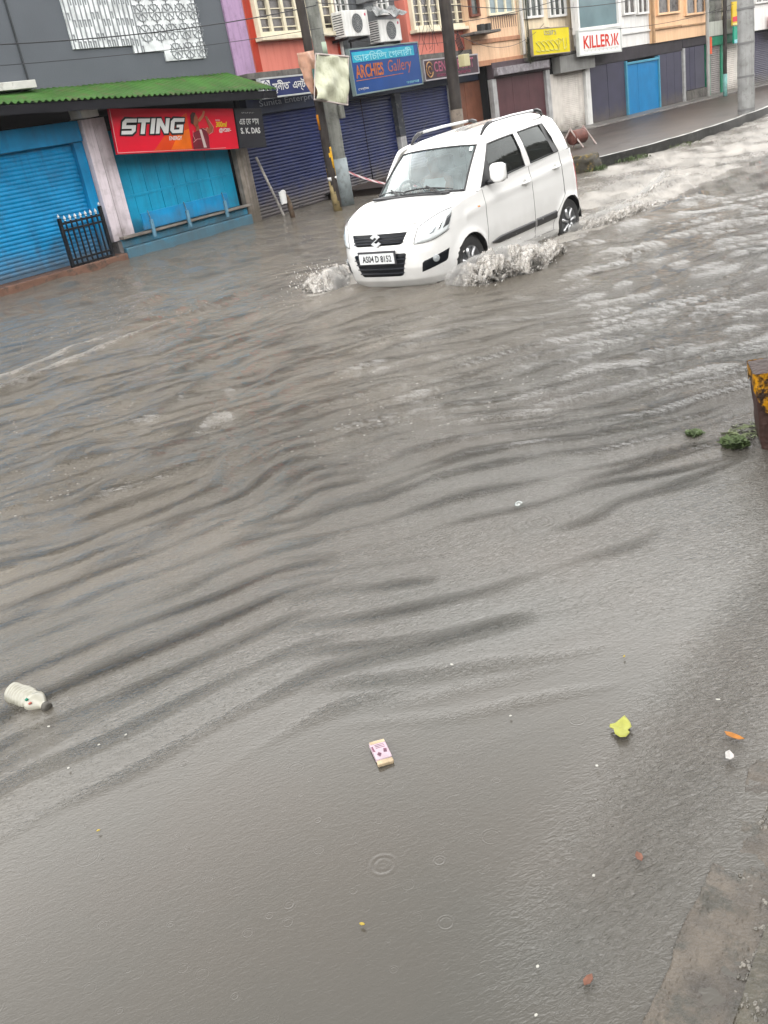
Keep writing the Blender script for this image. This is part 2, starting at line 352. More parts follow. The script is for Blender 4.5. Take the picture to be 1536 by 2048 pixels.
# tiny bubbles where rain hits
vb = nn('ShaderNodeTexVoronoi'); vb.inputs['Scale'].default_value = 19; L.new(pos, vb.inputs['Vector'])
sepc = nn('ShaderNodeSeparateColor'); L.new(vb.outputs['Color'], sepc.inputs[0])
bub = math_('MULTIPLY', maprange(vb.outputs['Distance'], .16, .24, 1, 0), math_('GREATER_THAN', sepc.outputs[0], .62))
cd_ = nn('ShaderNodeVectorMath', operation='LENGTH'); L.new(pos, cd_.inputs[0])
far = math_('MULTIPLY', maprange(noise_(.45, 3), .40, .6, 0, 1), maprange(cd_.outputs['Value'], 3.6, 5.5, 0, 1))
fall = math_('MAXIMUM', fmask, math_('MULTIPLY', math_('MULTIPLY', bub, far), .36))
# paler mud painted over the carriageway to offset dark building reflections there
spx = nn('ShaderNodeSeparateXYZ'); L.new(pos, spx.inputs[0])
mud_lift = math_('MULTIPLY', maprange(spx.outputs[1], 1.8, 4.8, 0, 1, True), maprange(noise_(.7, 4, .6, R(20), (1, 2, 1)), .3, .6, .45, 1))
lifted_mud = nn('ShaderNodeMix', data_type='RGBA'); lifted_mud.inputs[7].default_value = (.118, .102, .080, 1); L.new(mud_lift, lifted_mud.inputs[0]); L.new(mud.outputs[2], lifted_mud.inputs[6])
fo = nn('ShaderNodeMix', data_type='RGBA'); fo.inputs[7].default_value = (.40, .375, .34, 1); L.new(fall, fo.inputs[0]); L.new(lifted_mud.outputs[2], fo.inputs[6])
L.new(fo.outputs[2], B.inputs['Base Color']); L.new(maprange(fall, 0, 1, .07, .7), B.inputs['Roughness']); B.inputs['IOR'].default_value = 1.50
# heights: wrinkles, rain rings, fine shimmer
w1 = noise_(24, 3, .55, R(28), (1, 2.8, 1), 1.6); w2 = noise_(40, 2, .55, R(50), (1, 2.0, 1), 1.0)
wr = math_('MULTIPLY', math_('ADD', w1, w2), math_('ADD', math_('MULTIPLY', chop_a, .060), .00045))
def rings(scale, k, thr, off):
    mp = nn('ShaderNodeMapping'); mp.inputs['Location'].default_value = off; L.new(pos, mp.inputs[0])
    flat = nn('ShaderNodeVectorMath', operation='MULTIPLY'); flat.inputs[1].default_value = (1, 1, 0); L.new(mp.outputs[0], flat.inputs[0])
    v = nn('ShaderNodeTexVoronoi'); v.voronoi_dimensions = '2D'; v.inputs['Scale'].default_value = scale; v.inputs['Randomness'].default_value = .9; L.new(flat.outputs[0], v.inputs['Vector'])
    sc_ = nn('ShaderNodeSeparateColor'); L.new(v.outputs['Color'], sc_.inputs[0])
    on = math_('GREATER_THAN', sc_.outputs[0], thr)
    rad = math_('ADD', math_('MULTIPLY', sc_.outputs[1], .20), .05)          # each ring at its own age
    dd = math_('SUBTRACT', v.outputs['Distance'], rad)
    env = math_('POWER', 2.718, math_('MULTIPLY', math_('MULTIPLY', dd, dd), -700.0))
    s = math_('SINE', math_('MULTIPLY', dd, k))
    return math_('MULTIPLY', math_('MULTIPLY', s, env), math_('MULTIPLY', on, math_('SUBTRACT', 1.1, math_('MULTIPLY', sc_.outputs[1], .7))))
rg = math_('ADD', math_('MULTIPLY', rings(7, 90, .72, (0, 0, 0)), .00035), math_('MULTIPLY', rings(13, 70, .6, (3.3, 1.7, 0)), .00025))
def ring_at(c, r0, k, w, amp):
    sb = nn('ShaderNodeVectorMath', operation='SUBTRACT'); sb.inputs[1].default_value = c; L.new(pos, sb.inputs[0])
    fl = nn('ShaderNodeVectorMath', operation='MULTIPLY'); fl.inputs[1].default_value = (1, 1, 0); L.new(sb.outputs[0], fl.inputs[0])
    ln = nn('ShaderNodeVectorMath', operation='LENGTH'); L.new(fl.outputs[0], ln.inputs[0]); dd = math_('SUBTRACT', ln.outputs['Value'], r0)
    return math_('MULTIPLY', math_('MULTIPLY', math_('SINE', math_('MULTIPLY', dd, k)), math_('POWER', 2.718, math_('MULTIPLY', math_('MULTIPLY', dd, dd), -w))), amp)
for c_, r0_, k_, w_2, a_ in (((3.36, 1.82, 0), .045, 230, 900, .0014), ((3.36, 1.82, 0), .15, 150, 1800, .0011), ((4.1, 2.33, 0), .055, 170, 1400, .0019), ((1.33, 1.30, 0), .03, 300, 5000, .0004), ((3.0, 3.3, 0), .06, 170, 2500, .0009)):
    rg = math_('ADD', rg, ring_at(c_, r0_, k_, w_2, a_))
fine = math_('MULTIPLY', noise_(95, 3, .6), math_('ADD', math_('MULTIPLY', chop_a, .0006), .00002))
rg = math_('MULTIPLY', rg, maprange(noise_(9, 2, .5), .38, .62, .15, 1.3))
hh = math_('ADD', math_('ADD', wr, rg), math_('ADD', fine, math_('MULTIPLY', fall, .012)))
bp = nn('ShaderNodeBump'); bp.inputs['Strength'].default_value = 1.0; bp.inputs['Distance'].default_value = 1.0
L.new(hh, bp.inputs['Height']); L.new(bp.outputs[0], B.inputs['Normal'])
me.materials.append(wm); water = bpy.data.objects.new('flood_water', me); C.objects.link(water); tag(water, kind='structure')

mb = MB(); mb.box(-150, 150, -150, 150, -.6, -.3)
tag(mb.build('road', mat('asphalt', (.05, .05, .05), .8, bump=.4)), kind='structure')

# near kerb and pavement, just awash at the lower right
def nz_(x, y, f, k=0): return mnoise.noise(Vector((x * f, y * f, k)))
def kerbf(u, v):
    x = -2 + 12 * u; y = .545 - .17 * v + (.012 * nz_(x, .5, 9) + .006 * nz_(x, .5, 30)) * (1 - v)
    z = -.0100 + .013 * nz_(x, y, 6) + .007 * nz_(x, y, 17, 2) + .004 * nz_(x, y, 45, 5) + .009 * math.exp(-((x - 1.55) / .18) ** 2) + .008 * math.exp(-((x - 1.25) / .16) ** 2) - .05 * min(1, max(0, (x - 2.15) / .5))
    return (x, y, z if v > .004 else -.15)
def pavf(u, v):
    x = -2 + 12 * u; y = .376 - 2.3 * v
    z = -.003 + .009 * nz_(x, y, 5, 7) + .004 * nz_(x, y, 21, 3) - .05 * min(1, max(0, (x - 2.5) / .5))
    return (x, y, z)
tag(MB().grid(kerbf, 1400, 22).build('near_kerb', mat('wet_tan_concrete', (.060, .049, .037), .28, .55, 7, dirt=(.028, .027, .020), mott=.85, ms=9, bump=.8, bs=90), smooth=True), kind='structure')
tag(MB().grid(pavf, 700, 100).build('near_pavement', mat('wet_olive_concrete', (.045, .040, .027), .30, .45, 8, dirt=(.085, .072, .055), mott=.7, ms=20, bump=.8, bs=80), smooth=True), kind='structure')
mb = MB(); rp0 = random.Random(4)
for k in range(5200):
    x = rp0.uniform(1.0, 2.5); y = .47 - abs(rp0.gauss(0, .22)); r_ = rp0.choice((.002, .003, .003, .004, .005, .007)); 
    if nz_(x, y, 6, 12) < -.12 - (.3 if y < .3 else 0) + (.25 if y > .4 else 0): continue
    n6 = 7; a0 = rp0.random() * 6; ring_ = lambda q, zz: [(x + r_ * q * math.cos(a0 + w * 6.283 / n6) * (1 + .2 * math.sin(w * 2 + k)), y + r_ * q * math.sin(a0 + w * 6.283 / n6), zz) for w in range(n6)]
    zb = -.010; vs_ = ring_(1, zb) + ring_(.8, zb + .004 + r_ * .15) + ring_(.4, zb + .005 + r_ * .28)
    mb._add(vs_, [(w, (w + 1) % n6, n6 + (w + 1) % n6, n6 + w) for w in range(n6)] + [(n6 + w, n6 + (w + 1) % n6, 2 * n6 + (w + 1) % n6, 2 * n6 + w) for w in range(n6)] + [tuple(range(2 * n6, 3 * n6))])
tag(mb.build('pebbles', mat('wet_pebbles', (.10, .092, .078), .25, .5, 60, mott=.6, ms=50, dirt=(.05, .05, .04)), smooth=True), kind='stuff')

# far pavement beyond the car
edge = [(18.75, 8.55), (18.95, 8.15), (20.6, 7.55), (22.5, 7.2), (24.5, 6.98), (27.4, 6.9), (33, 7.0), (45, 7.2), (80, 8)]
def along(poly, n):
    P = [Vector((*p, 0)) for p in poly]; out = []
    for i in range(len(P) - 1):
        for k in range(n): out.append(P[i].lerp(P[i + 1], k / n))
    return out + [P[-1]]
EP = along(edge, 10); mb = MB()
def fp(u, v):
    p = EP[min(int(round(u * (len(EP) - 1))), len(EP) - 1)]; y1 = 16.0
    x = p.x; y = p.y + .2 + (y1 - p.y - .2) * v * v
    return (x + .3 * v * (u < .05), y, .165 + .012 * mnoise.noise(Vector((x, y * 2, 0))))
mb.grid(fp, len(EP) - 1, 40)
mb.box(18.95, 19.0, 8.6, 16, -.3, .160)
tag(mb.build('far_pavement', mat('wet_pavement', (.040, .031, .026), .40, .3, 1.2, dirt=(.04, .033, .027), mott=.5, bump=.25, bs=25, spec=.10), smooth=True), kind='structure')
kb = thing('kerb', 'long kerb with worn white top and black side beside the frothing road', 'kerb', (0, 0, 0))
mb = MB(); mt = MB()
def kside(u, v):
    i = min(int(round(u * (len(EP) - 1))), len(EP) - 1); p = EP[i]; n = mnoise.noise(Vector((p.x * 1.7, 0, 5)))
    return (p.x + .02 * n, p.y + .03 * n, -.3 + v * .50)
def ktop(u, v):
    i = min(int(round(u * (len(EP) - 1))), len(EP) - 1); p = EP[i]; n = mnoise.noise(Vector((p.x * 1.7, 0, 5)))
    return (p.x + .02 * n, p.y + .03 * n + .17 * v, .20 + .012 * n - (.035 if v == 1 else 0))
mb.grid(kside, len(EP) - 1, 1); mt.grid(ktop, len(EP) - 1, 4)
mb.build('kerb_side', mat('black_kerb', (.012, .012, .011), .5, .3, 4, dirt=(.12, .12, .11), mott=.25, bump=.6, bs=20), kb, smooth=True)
mt.build('kerb_top', mat('white_kerb', (.34, .34, .325), .4, .25, 3, dirt=(.10, .09, .08), mott=.8, bump=.5, bs=20), kb, smooth=True)

# ---------------------------------------------------------------- buildings
def shutter(s0, s1, z0, z1, y, m, parent, pitch=.075, amp=.016, name='shutter', label=None):
    n = max(4, int((z1 - z0) / pitch * 6)); mb = MB()
    def f(u, v):
        z = z0 + (z1 - z0) * v; return (s0 + (s1 - s0) * u, y - amp * abs(math.sin(math.pi * (z - z0) / pitch)) + .004 * math.sin(u * 9 + z), z)
    mb.grid(f, 6, n); o = mb.build(name, m, parent)
    mh = MB(); mh.box(s0, s1, y - .03, y - .005 + .02, z0 - .06, z0)
    mh.build('bottom_rail', m, o, bevel=.004)
    mh = MB(); c = (s0 + s1) / 2; mh.tube([(c - .07, y - .03, z0 + .05), (c - .07, y - .07, z0 + .06), (c + .07, y - .07, z0 + .06), (c + .07, y - .03, z0 + .05)], .008, 6)
    mh.build('handle', mat('dark_steel', (.05, .05, .055), .4, metal=.6), o)
    return o
def planks(s0, s1, z0, z1, y, m, parent, w=.3, name='plank_door', rails=True):
    mb = MB(); n = max(1, round((s1 - s0) / w)); d = (s1 - s0) / n
    for i in range(n):
        j = random.uniform(-.006, .006); mb.box(s0 + i * d + .004, s0 + (i + 1) * d - .004, y - .03 + j, y + .01, z0 + random.uniform(0, .015), z1)
    if rails:
        for zz in ((z0 + .35 * (z1 - z0)),): mb.box(s0 + .02, s1 - .02, y - .045, y - .028, zz, zz + .05)
    return mb.build(name, m, parent, bevel=.004)
def boxpart(name, m, parent, *b, bevel=.01, label=None):
    for q in b:                      # every box is a part of its own
        o = MB().box(*q).build(name, m, parent, bevel=bevel)
    if label: o['label'] = label
    return o
def window(s0, s1, z0, z1, y, fm, parent, bars=0, cols=2, rows=0, glass=None, fr=.07, depth=.10, name='window', recess=.0):
    """frame proud of the wall by depth, glass set back, mullions and slim security bars"""
    mb = MB(); mb.box(s0, s1, y - depth, y + .02, z0, z0 + fr); mb.box(s0, s1, y - depth, y + .02, z1 - fr, z1)
    mb.box(s0, s0 + fr, y - depth + .003, y + .02, z0 + fr, z1 - fr); mb.box(s1 - fr, s1, y - depth + .003, y + .02, z0 + fr, z1 - fr)
    for i in range(1, cols):
        c = s0 + (s1 - s0) * i / cols; mb.box(c - fr * .45, c + fr * .45, y - depth * .8, y + .02, z0 + fr, z1 - fr)
    for i in range(1, rows):
        c = z0 + (z1 - z0) * i / rows; mb.box(s0 + fr, s1 - fr, y - depth * .5, y - depth * .5 + .02, c - .012, c + .012)
    o = mb.build(name, fm, parent, bevel=.005)
    g = MB(); g.box(s0 + fr, s1 - fr, y - .025, y - .02, z0 + fr, z1 - fr); g.build('pane', glass or GLD, o)
    if bars:
        b = MB(); n = int((s1 - s0) / .11)
        for i in range(1, n): x = s0 + (s1 - s0) * i / n; b.box(x - .008, x + .008, y - depth * .65, y - depth * .65 + .015, z0 + fr, z1 - fr)
        b.build('security_bars', fm, o)
    return o
ALB = .68
GLD = mat('old_window_glass', (.075, .085, .08), .12, .5, 3, spec=.6)
GLM = mat('curtained_glass', (.10, .09, .085), .2, .6, 6, spec=.6)
dark = mat('painted_void_shade', (.012, .012, .015), .9)  # near-black painted in for shaded gaps and openings
steel = mat('dark_steel', (.05, .05, .055), .4, metal=.6)
white = mat('white_metal', (.80, .80, .78), .45, .1, 4, streak=.35, dirt=(.25, .23, .2))
FY = 15.3
def bld(name, label, x, y=FY, rz=0):
    return thing(name, label, 'building', (x, y, 0), rz)

# ---- grey building with the blue shops
ALB = .68
gb = bld('grey_building', 'grey painted building with silver tile relief above two bright blue shops', 0)
gw = mat('grey_paint', (.108, .120, .136), .55, .10, .9, streak=.25, dirt=(.11, .12, .13), bump=.15, bs=30)
boxpart('upper_wall', gw, gb, (2, 16.5, 0, 8, 3.02, 4.95), bevel=0)
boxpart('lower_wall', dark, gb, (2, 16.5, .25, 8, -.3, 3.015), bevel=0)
mb = MB(); mb.tube([(11.12, -.012, 3.1), (11.12, -.012, 4.95)], .022, 6); mb.build('wall_groove', mat('joint', (.05, .055, .06), .8), gb)
blue = mat('blue_shutter_paint', (.010, .27, .54), .42, .22, 2.2, streak=.40, mott=.35, ms=2.5, dirt=(.02, .13, .26), bump=.1, stain=.7)
blue2 = mat('blue_wood_paint', (.008, .34, .56), .5, .16, 2.5, streak=.35, dirt=(.02, .10, .16), bump=.3, bs=30, stain=.7)
shutter(2.4, 11.63, .20, 2.24, .02, blue, gb)
boxpart('lintel', blue, gb, (2.0, 11.83, -.14, .1, 2.24, 2.60))
boxpart('door_jamb', blue, gb, (11.635, 11.85, -.09, .1, .15, 2.237))
boxpart('door_step', mat('terracotta_step', (.17, .10, .075), .5, .3, 4, dirt=(.05, .045, .04), mott=.8, bump=.5), gb, (2, 11.9, -.45, .24, -.3, .135), bevel=.02)
lav = mat('pale_lavender_plaster', (.82, .74, .79), .6, .12, 3, streak=.5, dirt=(.22, .19, .19), bump=.4, bs=25, mott=.2, stain=.7)
boxpart('pillar', lav, gb, (11.86, 12.10, -.20, .1, .36, 2.60), (12.115, 12.42, -.19, .1, .36, 2.60))
boxpart('pillar_cap', white, gb, (11.80, 12.2, -.34, .05, 2.62, 2.88))
boxpart('pillar_base', mat('grey_plaster_base', (.13, .12, .12), .7, .3, 4, mott=.5), gb, (11.9, 12.0, -.24, 0.05, -.3, .35))
planks(12.44, 15.72, .40, 2.35, .02, blue2, gb, w=.36)
boxpart('shop_plinth', blue2, gb, (12.02, 15.75, -.30, .2, -.3, .20), (12.0, 15.72, -.22, .2, .203, .37), bevel=.02)
boxpart('door_sill', mat('bare_wood_sill', (.22, .2, .18), .7, .3, 5, bump=.4), gb, (12.0, 15.78, -.34, -.19, .372, .425))
fb = boxpart('folding_bench', blue, gb, (12.55, 15.05, -.36, -.33, .45, .77), label='blue fold-down bench board')
for x in (12.75, 13.75, 14.9):
    mb = MB(); mb.box(x - .035, x + .035, -.40, -.362, .28, .62); mb.tube([(x, -.38, .62), (x - .03, -.38, .80)], .012, 5); mb.build('bracket', mat('pale_blue_bracket', (.16, .30, .40), .5, .2, 5, mott=.4), fb)
# corrugated green awning, its front edge sagging towards the right
def awn(u, v):
    x = 5.5 + 11.0 * u; y = .02 - 1.12 * v + .0 * x
    zb = 3.22 - .012 * (x - 10); zf = 2.955 - .046 * (x - 9.7)
    z = zb + (zf - zb) * v + .020 * math.sin(2 * math.pi * x / .135) + .012 * mnoise.noise(Vector((x * 1.5, v * 2, 0)))
    if v == 1: z += .01 * mnoise.noise(Vector((x * 9, 0, 3)))
    return (x - .3 * (1 - v), y, z)
mb = MB(); mb.grid(awn, 660, 6)
green = mat('green_corrugated_roofing', (.052, .130, .032), .4, .34, 1.4, streak=0, dirt=(.10, .105, .05), mott=.75, ms=4, bump=.1)
aw = mb.build('awning', green, gb, smooth=True, solid=.008)
mb = MB(); mb.box(5.3, 16.2, .0, .04, 2.63, 3.0); mb.grid(lambda u, v: (5.5 + 11 * u, -1.08, 2.925 - .046 * (5.5 + 11 * u - 9.7) - .15 * v), 40, 1)
mb.build('awning_fascia_and_shade', dark, gb)  # black fascia strip, plus a black sheet painting the shade under the awning
def awn2(u, v):
    x = 12.2 + 4.3 * u; return (x, .0 - .68 * v, 2.86 - .06 * (x - 12.2) - .10 * v + .014 * math.sin(2 * math.pi * x / .12))
mb = MB(); mb.grid(awn2, 260, 2); mb.build('small_awning', green, gb, smooth=True, solid=.008)
boxpart('wall_ledge', mat('white_ledge', (.60, .60, .57), .4, .2, 3, mott=.5, dirt=(.3, .29, .26)), gb, (5, 11.02, -.35, -.005, 3.20, 3.33))
# silver relief tiling with a stepped lower edge
tm = mat('silver_relief_tile', (.74, .78, .79), .28, .35, 5, spec=.8, bump=.5, bs=12)
tp = MB(); steps = [(12.28, 13.72, 3.80), (13.723, 14.51, 3.66), (14.513, 15.66, 3.47)]
for a, b, z in steps: tp.box(a, b, -.035, .01, z, 4.9)
tl = tp.build('tile_panel', tm, gb)
tb = MB(); th = .011
x = 12.30
while x < 14.0:
    z0 = 3.80 if x < 13.72 else 3.66
    tb.box(x, x + .022, -.050, -.036, z0, 4.9)
    z = z0 + random.choice((.0, .12))
    while z < 4.7:
        tb.box(x, x + .075, -.048, -.036, z + .10, z + .122); tb.box(x + .055, x + .075, -.0475, -.0362, z, z + .10); z += .36
    x += .115
x = 14.05; cs = .36
for i in range(5):
    for k in range(4):
        cx_, cz_ = 13.95 + cs * (i + .5), 3.46 + cs * (k + .5)
        zb = 3.66 if cx_ < 14.51 else 3.47
        if cz_ - cs / 2 < zb - .12 or cx_ + cs / 2 > 15.76: continue
        pts = []
        for w in range(8): a = math.pi / 8 + w * math.pi / 4; pts.append((cx_ + .155 * math.cos(a), -.046, cz_ + .155 * math.sin(a)))
        tb.tube(pts, .010, 4, closed=True)
        for w in range(8):
            a = w * math.pi / 4; tb.tube([(cx_ + .02 * math.cos(a), -.046, cz_ + .02 * math.sin(a)), (cx_ + .19 * math.cos(a), -.046, cz_ + .19 * math.sin(a))], .008, 4)
        bm_ = MB()
tb.build('tile_relief', mat('dark_grout', (.27, .285, .30), .5), tl)

# leaning weathered post and stick beside the blue wooden shop
wd = mat('weathered_grey_wood', (.27, .24, .21), .8, .3, 6, streak=.85, dirt=(.10, .085, .07), bump=.6, bs=30, stain=.7)
t = thing('wooden_post', 'broad weathered grey plank post between blue wooden door and navy shutter', 'post', (15.98, FY - .1, 0))
mb = MB(); mb.box(-.22, .0, -.1, .05, -.3, 1.75); mb.box(.006, .15, -.08, .06, -.3, 1.72); mb.box(.155, .23, -.05, .05, -.3, 1.7); mb.build('post_boards', wd, t, bevel=.01)
t = MB(); t.tube([(16.27, FY - .3, 1.35), (16.62, FY - .5, -.1)], .03, 6)
tag(t.build('leaning_pole', mat('pale_stick', (.36, .34, .32), .7, .3, 5, mott=.4)), 'thin pale stick leaning in front of the navy shutter beside the grey post', 'pole')

# ---- mauve and red building
rb = bld('red_building', 'salmon red building with cream grille windows above navy blue shutters', 0)
red = mat('salmon_red_plaster', (.68, .24, .19), .55, .10, .7, streak=.35, dirt=(.36, .06, .05), bump=.25, bs=25)
mauve = mat('mauve_plaster', (.44, .31, .47), .6, .12, 2, streak=.55, dirt=(.22, .15, .22), bump=.3, mott=.25)
concd = mat('mouldy_concrete', (.16, .15, .14), .75, .3, 3, streak=.6, dirt=(.04, .04, .035), bump=.5, mott=.5)
boxpart('mauve_wall', mauve, rb, (16.51, 17.13, -.04, 8, 3.02, 5.0), bevel=0)
boxpart('front_wall', red, rb, (17.14, 20.47, -.06, 8, 3.08, 5.3), (23.62, 27.2, -.06, 8, 3.08, 5.3), bevel=0)
boxpart('wall_band', mat('deep_red_paint', (.42, .05, .03), .5, .15, 2, streak=.3), rb, (17.14, 17.34, -.072, -.061, 3.09, 5.25), (20.31, 20.46, -.072, -.061, 3.09, 5.25), (26.8, 27.19, -.072, -.061, 3.09, 5.25), bevel=0)
grec = mat('grey_recess_plaster', (.17, .18, .19), .6, .2, 2, streak=.5, dirt=(.07, .07, .07), bump=.3)
boxpart('recess_wall', grec, rb, (20.47, 23.62, .25, 8, 3.08, 5.3), bevel=0)
boxpart('floor_slab', concd, rb, (16.52, 27.2, -.30, 8, 2.93, 3.06))
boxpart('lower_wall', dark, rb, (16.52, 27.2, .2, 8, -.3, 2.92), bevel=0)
cream = mat('cream_window_paint', (.80, .74, .58), .5, .1, 4, streak=.3, dirt=(.35, .3, .22))
for a, b, z in ((17.38, 20.28, 3.78), (23.80, 26.75, 3.70)):
    window(a, b, z, 5.1, -.06, cream, rb, cols=6, rows=7, bars=0, glass=GLM, fr=.095, depth=.12)
    boxpart('window_sill', cream, rb, (a - .08, b + .08, -.30, -.06, z - .09, z - .004))
window(20.75, 21.35, 4.15, 5.0, .25, white, rb, cols=2, rows=3, name='window')
window(22.6, 23.2, 4.15, 5.0, .25, white, rb, cols=2, rows=3, name='window')
boxpart('drain_pipe', white, rb, (20.40, 20.47, -.14, -.064, 3.2, 5.3), bevel=.02)
navy = mat('navy_shutter_paint', (.014, .022, .085), .42, .25, 2, streak=.35, mott=.22, ms=3, dirt=(.028, .032, .055), bump=.1, stain=.7)
navyd = mat('navy_fascia_paint', (.020, .026, .050), .5, .2, 2, streak=.35, dirt=(.01, .01, .015))
shutter(16.22, 19.35, .0, 2.20, .0, navy, rb)
shutter(19.60, 20.95, .12, 2.20, .0, navy, rb); shutter(21.0, 22.38, .12, 2.20, .0, navy, rb)
shutter(22.72, 25.35, .12, 2.20, .0, navy, rb)
boxpart('fascia', navyd, rb, (16.52, 19.45, -.10, .1, 2.205, 2.60), (19.46, 27.2, -.09, .1, 2.205, 2.92), bevel=.01)
lettering('Sunita Enterpri', 1.95, .17, mat('faded_letter', (.30, .32, .36), .5, .3, 20, mott=.4), rb, (16.95, -.112, 2.33), bold=.0)
boxpart('shop_pier', mat('dark_pier_plaster', (.045, .05, .06), .7, .3, 4, mott=.5, dirt=(.2, .19, .17)), rb, (19.37, 19.58, -.1, .1, -.3, 2.2), (22.40, 22.70, -.14, .1, 1.1, 2.2))
boxpart('pier_base', mat('pale_pier', (.45, .45, .45), .6, .2, 5, streak=.4), rb, (22.41, 22.69, -.135, .1, -.3, 1.095), (25.38, 25.62, -.14, .1, -.1, 2.2), bevel=.01)
boxpart('threshold', mat('terracotta_step', (.25, .12, .08)), rb, (19.0, 25.6, -.35, .19, -.3, .105), bevel=.02)
planks(25.66, 27.9, .1, 2.2, .02, mat('rust_brown_door', (.20, .085, .055), .5, .2, 3, streak=.3, bump=.2), rb, w=.75, rails=False)
# air conditioners
def ac(name, label, x, y, z, w=1.05, h=.58):
    t = thing(name, label, 'air conditioner', (x, y, z), 0, 'air conditioners on the recessed wall')
    mb = MB(); mb.box(0, w, -.16, .20, 0, h); mb.build('casing', white, t, bevel=.02)
    mb = MB(); c = (w * .52, 0, h * .5)
    mb.lathe([(0.0, -.165), (.205, -.165), (.215, -.163), (.215, -.17), (.0, -.17)], (c[0], 0, c[2]), 'Y', 28)
    f = mb.build('fan_grille', mat('fan_dark', (.10, .105, .11), .5), t)
    mb = MB()
    for r_ in (.06, .11, .16, .205): mb.tube([(c[0] + r_ * math.cos(a * math.pi / 14), -.178, c[2] + r_ * math.sin(a * math.pi / 14)) for a in range(28)], .004, 4, closed=True)
    for a in range(12): mb.tube([(c[0], -.18, c[2]), (c[0] + .21 * math.cos(a * math.pi / 6), -.18, c[2] + .21 * math.sin(a * math.pi / 6))], .003, 4)
    mb.build('guard_wire', mat('grille_wire', (.35, .36, .36), .4), f)
    mb = MB()
    for i in range(9): mb.box(.0 - .004, 0.001, -.12, .16, .06 + i * .053, .08 + i * .053)
    mb.build('side_vent', steel, t)
    mb = MB(); mb.lathe([(0, -.162), (.035, -.162), (.035, -.166), (0, -.166)], (w * .88, 0, h * .82), 'Y', 14); mb.build('badge', mat('badge_red', (.55, .12, .18), .4), t)
    for xx in (.12, w - .12):
        mb = MB(); mb.prismz([(xx - .02, -.16), (xx + .02, -.16), (xx + .02, .46), (xx - .02, .46)], -.06, -.004); mb.tube([(xx, .40, -.05), (xx, .44, -.3)], .02, 4); mb.build('bracket', steel, t)
    return t
ac('air_conditioner', 'white outdoor unit on the left, nearer to the red wall, without a cover', 20.03, FY - .42, 3.60)
ac('air_conditioner', 'white outdoor unit on the right, under a crumpled grey sheet', 21.52, FY - .42, 3.42, .98, .52)
mb = MB()
def tarp(u, v):
    n = mnoise.noise(Vector((u * 5, v * 4, 2))); return (21.35 + 1.35 * u + .08 * v, FY - .72 + .5 * v, 4.02 + .24 * v + .10 * n + .05 * math.sin(u * 7))
mb.grid(tarp, 16, 8)
tag(mb.build('crumpled_sheet', mat('grey_sheet_metal', (.22, .23, .23), .35, .4, 6, metal=.4), smooth=False, solid=.01), 'crumpled grey metal sheet lying over the right air conditioner', 'metal sheet')
mb = MB(); mb.box(21.75, 22.2, FY - .30, FY + .2, 4.42, 4.85)
tag(mb.build('meter_box', mat('grey_box_paint', (.24, .25, .25), .5, .2), bevel=.02), 'grey metal box on the recessed wall above the crumpled sheet', 'meter box')

# ---- the row beyond, turned a little towards the road (local x along its fronts, -y towards the road)
RX, RY, RZ = 27.0, 14.9, R(-10)
def rbld(name, label): return thing(name, label, 'building', (RX, RY, 0), RZ)
def rpt(s, off, z=0):
    d = (math.cos(RZ), math.sin(RZ)); n = (math.sin(RZ), -math.cos(RZ)); return (RX + s * d[0] + off * n[0], RY + s * d[1] + off * n[1], z)
pe = rbld('peach_building', 'peach building with rust brown and maroon doors, right of the red one')
peach = mat('peach_plaster', (.88, .62, .43), .6, .1, 1.5, streak=.45, dirt=(.33, .2, .13), bump=.2, mott=.1)
peachd = mat('peach_band', (.50, .27, .17), .6, .15, 2, streak=.4)
boxpart('front_wall', peach, pe, (.15, 1.93, 0, 8, 2.62, 5.25), (-.42, .145, .0, 8, 2.62, 5.25), bevel=0)
boxpart('wall_band', peachd, pe, (-.42, 1.93, -.05, -.003, 3.16, 3.28), (-.42, 1.93, -.10, -.003, 2.55, 2.70))
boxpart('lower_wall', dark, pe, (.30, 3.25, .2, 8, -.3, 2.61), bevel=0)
boxpart('balcony_ledge', mat('mouldy_concrete', (.2, .2, .2)), pe, (-.9, .35, -.55, -.004, 3.40, 3.47))
mb = MB()
for s in (-.35, -.05): mb.prismz([(s - .09, -.45), (s + .09, -.45), (s + .09, -.27), (s - .09, -.27)], 3.474, 3.66)
mb.build('plant_pot', mat('dark_pot', (.04, .04, .04), .6), pe, bevel=.02)
window(-.40, .05, 3.9, 4.95, 0, mat('brown_shutter_wood', (.16, .06, .04), .5, .2), pe, cols=1)
window(.45, 1.75, 3.88, 4.95, 0, mat('cream_window_paint', (.6, .5, .4)), pe, cols=3, glass=mat('pale_glass', (.30, .36, .38), .2, .2))
rail = MB()
for i in range(12): rail.box(.45 + i * .11, .462 + i * .11, -.14, -.128, 3.52, 3.84)
rail.box(.44, 1.78, -.145, -.125, 3.842, 3.865); rail.build('railing', steel, pe)
boxpart('pillar', mat('pale_pier', (.45, .45, .45)), pe, (.26, .47, -.08, .1, .1, 2.15), (3.06, 3.28, -.10, .1, .1, 2.15))
mar = mat('maroon_door_paint', (.095, .045, .050), .45, .18, 2, streak=.3, dirt=(.05, .03, .03), bump=.1, stain=.7)
planks(.49, 3.04, .12, 2.15, .02, mar, pe, w=.85, rails=False)
boxpart('fascia', mat('dull_maroon_board', (.10, .075, .085), .5, .2, 3, streak=.4), pe, (.28, 3.3, -.12, .1, 2.16, 2.60), bevel=.01)
boxpart('faded_nameboard', mat('faded_grey_board', (.30, .28, .30), .5, .3, 8, streak=.5, mott=.4), pe, (.32, 3.05, -.28, -.124, 2.22, 2.44))
ye = rbld('cream_building', 'cream building with two small windows above white plank and roller doors')
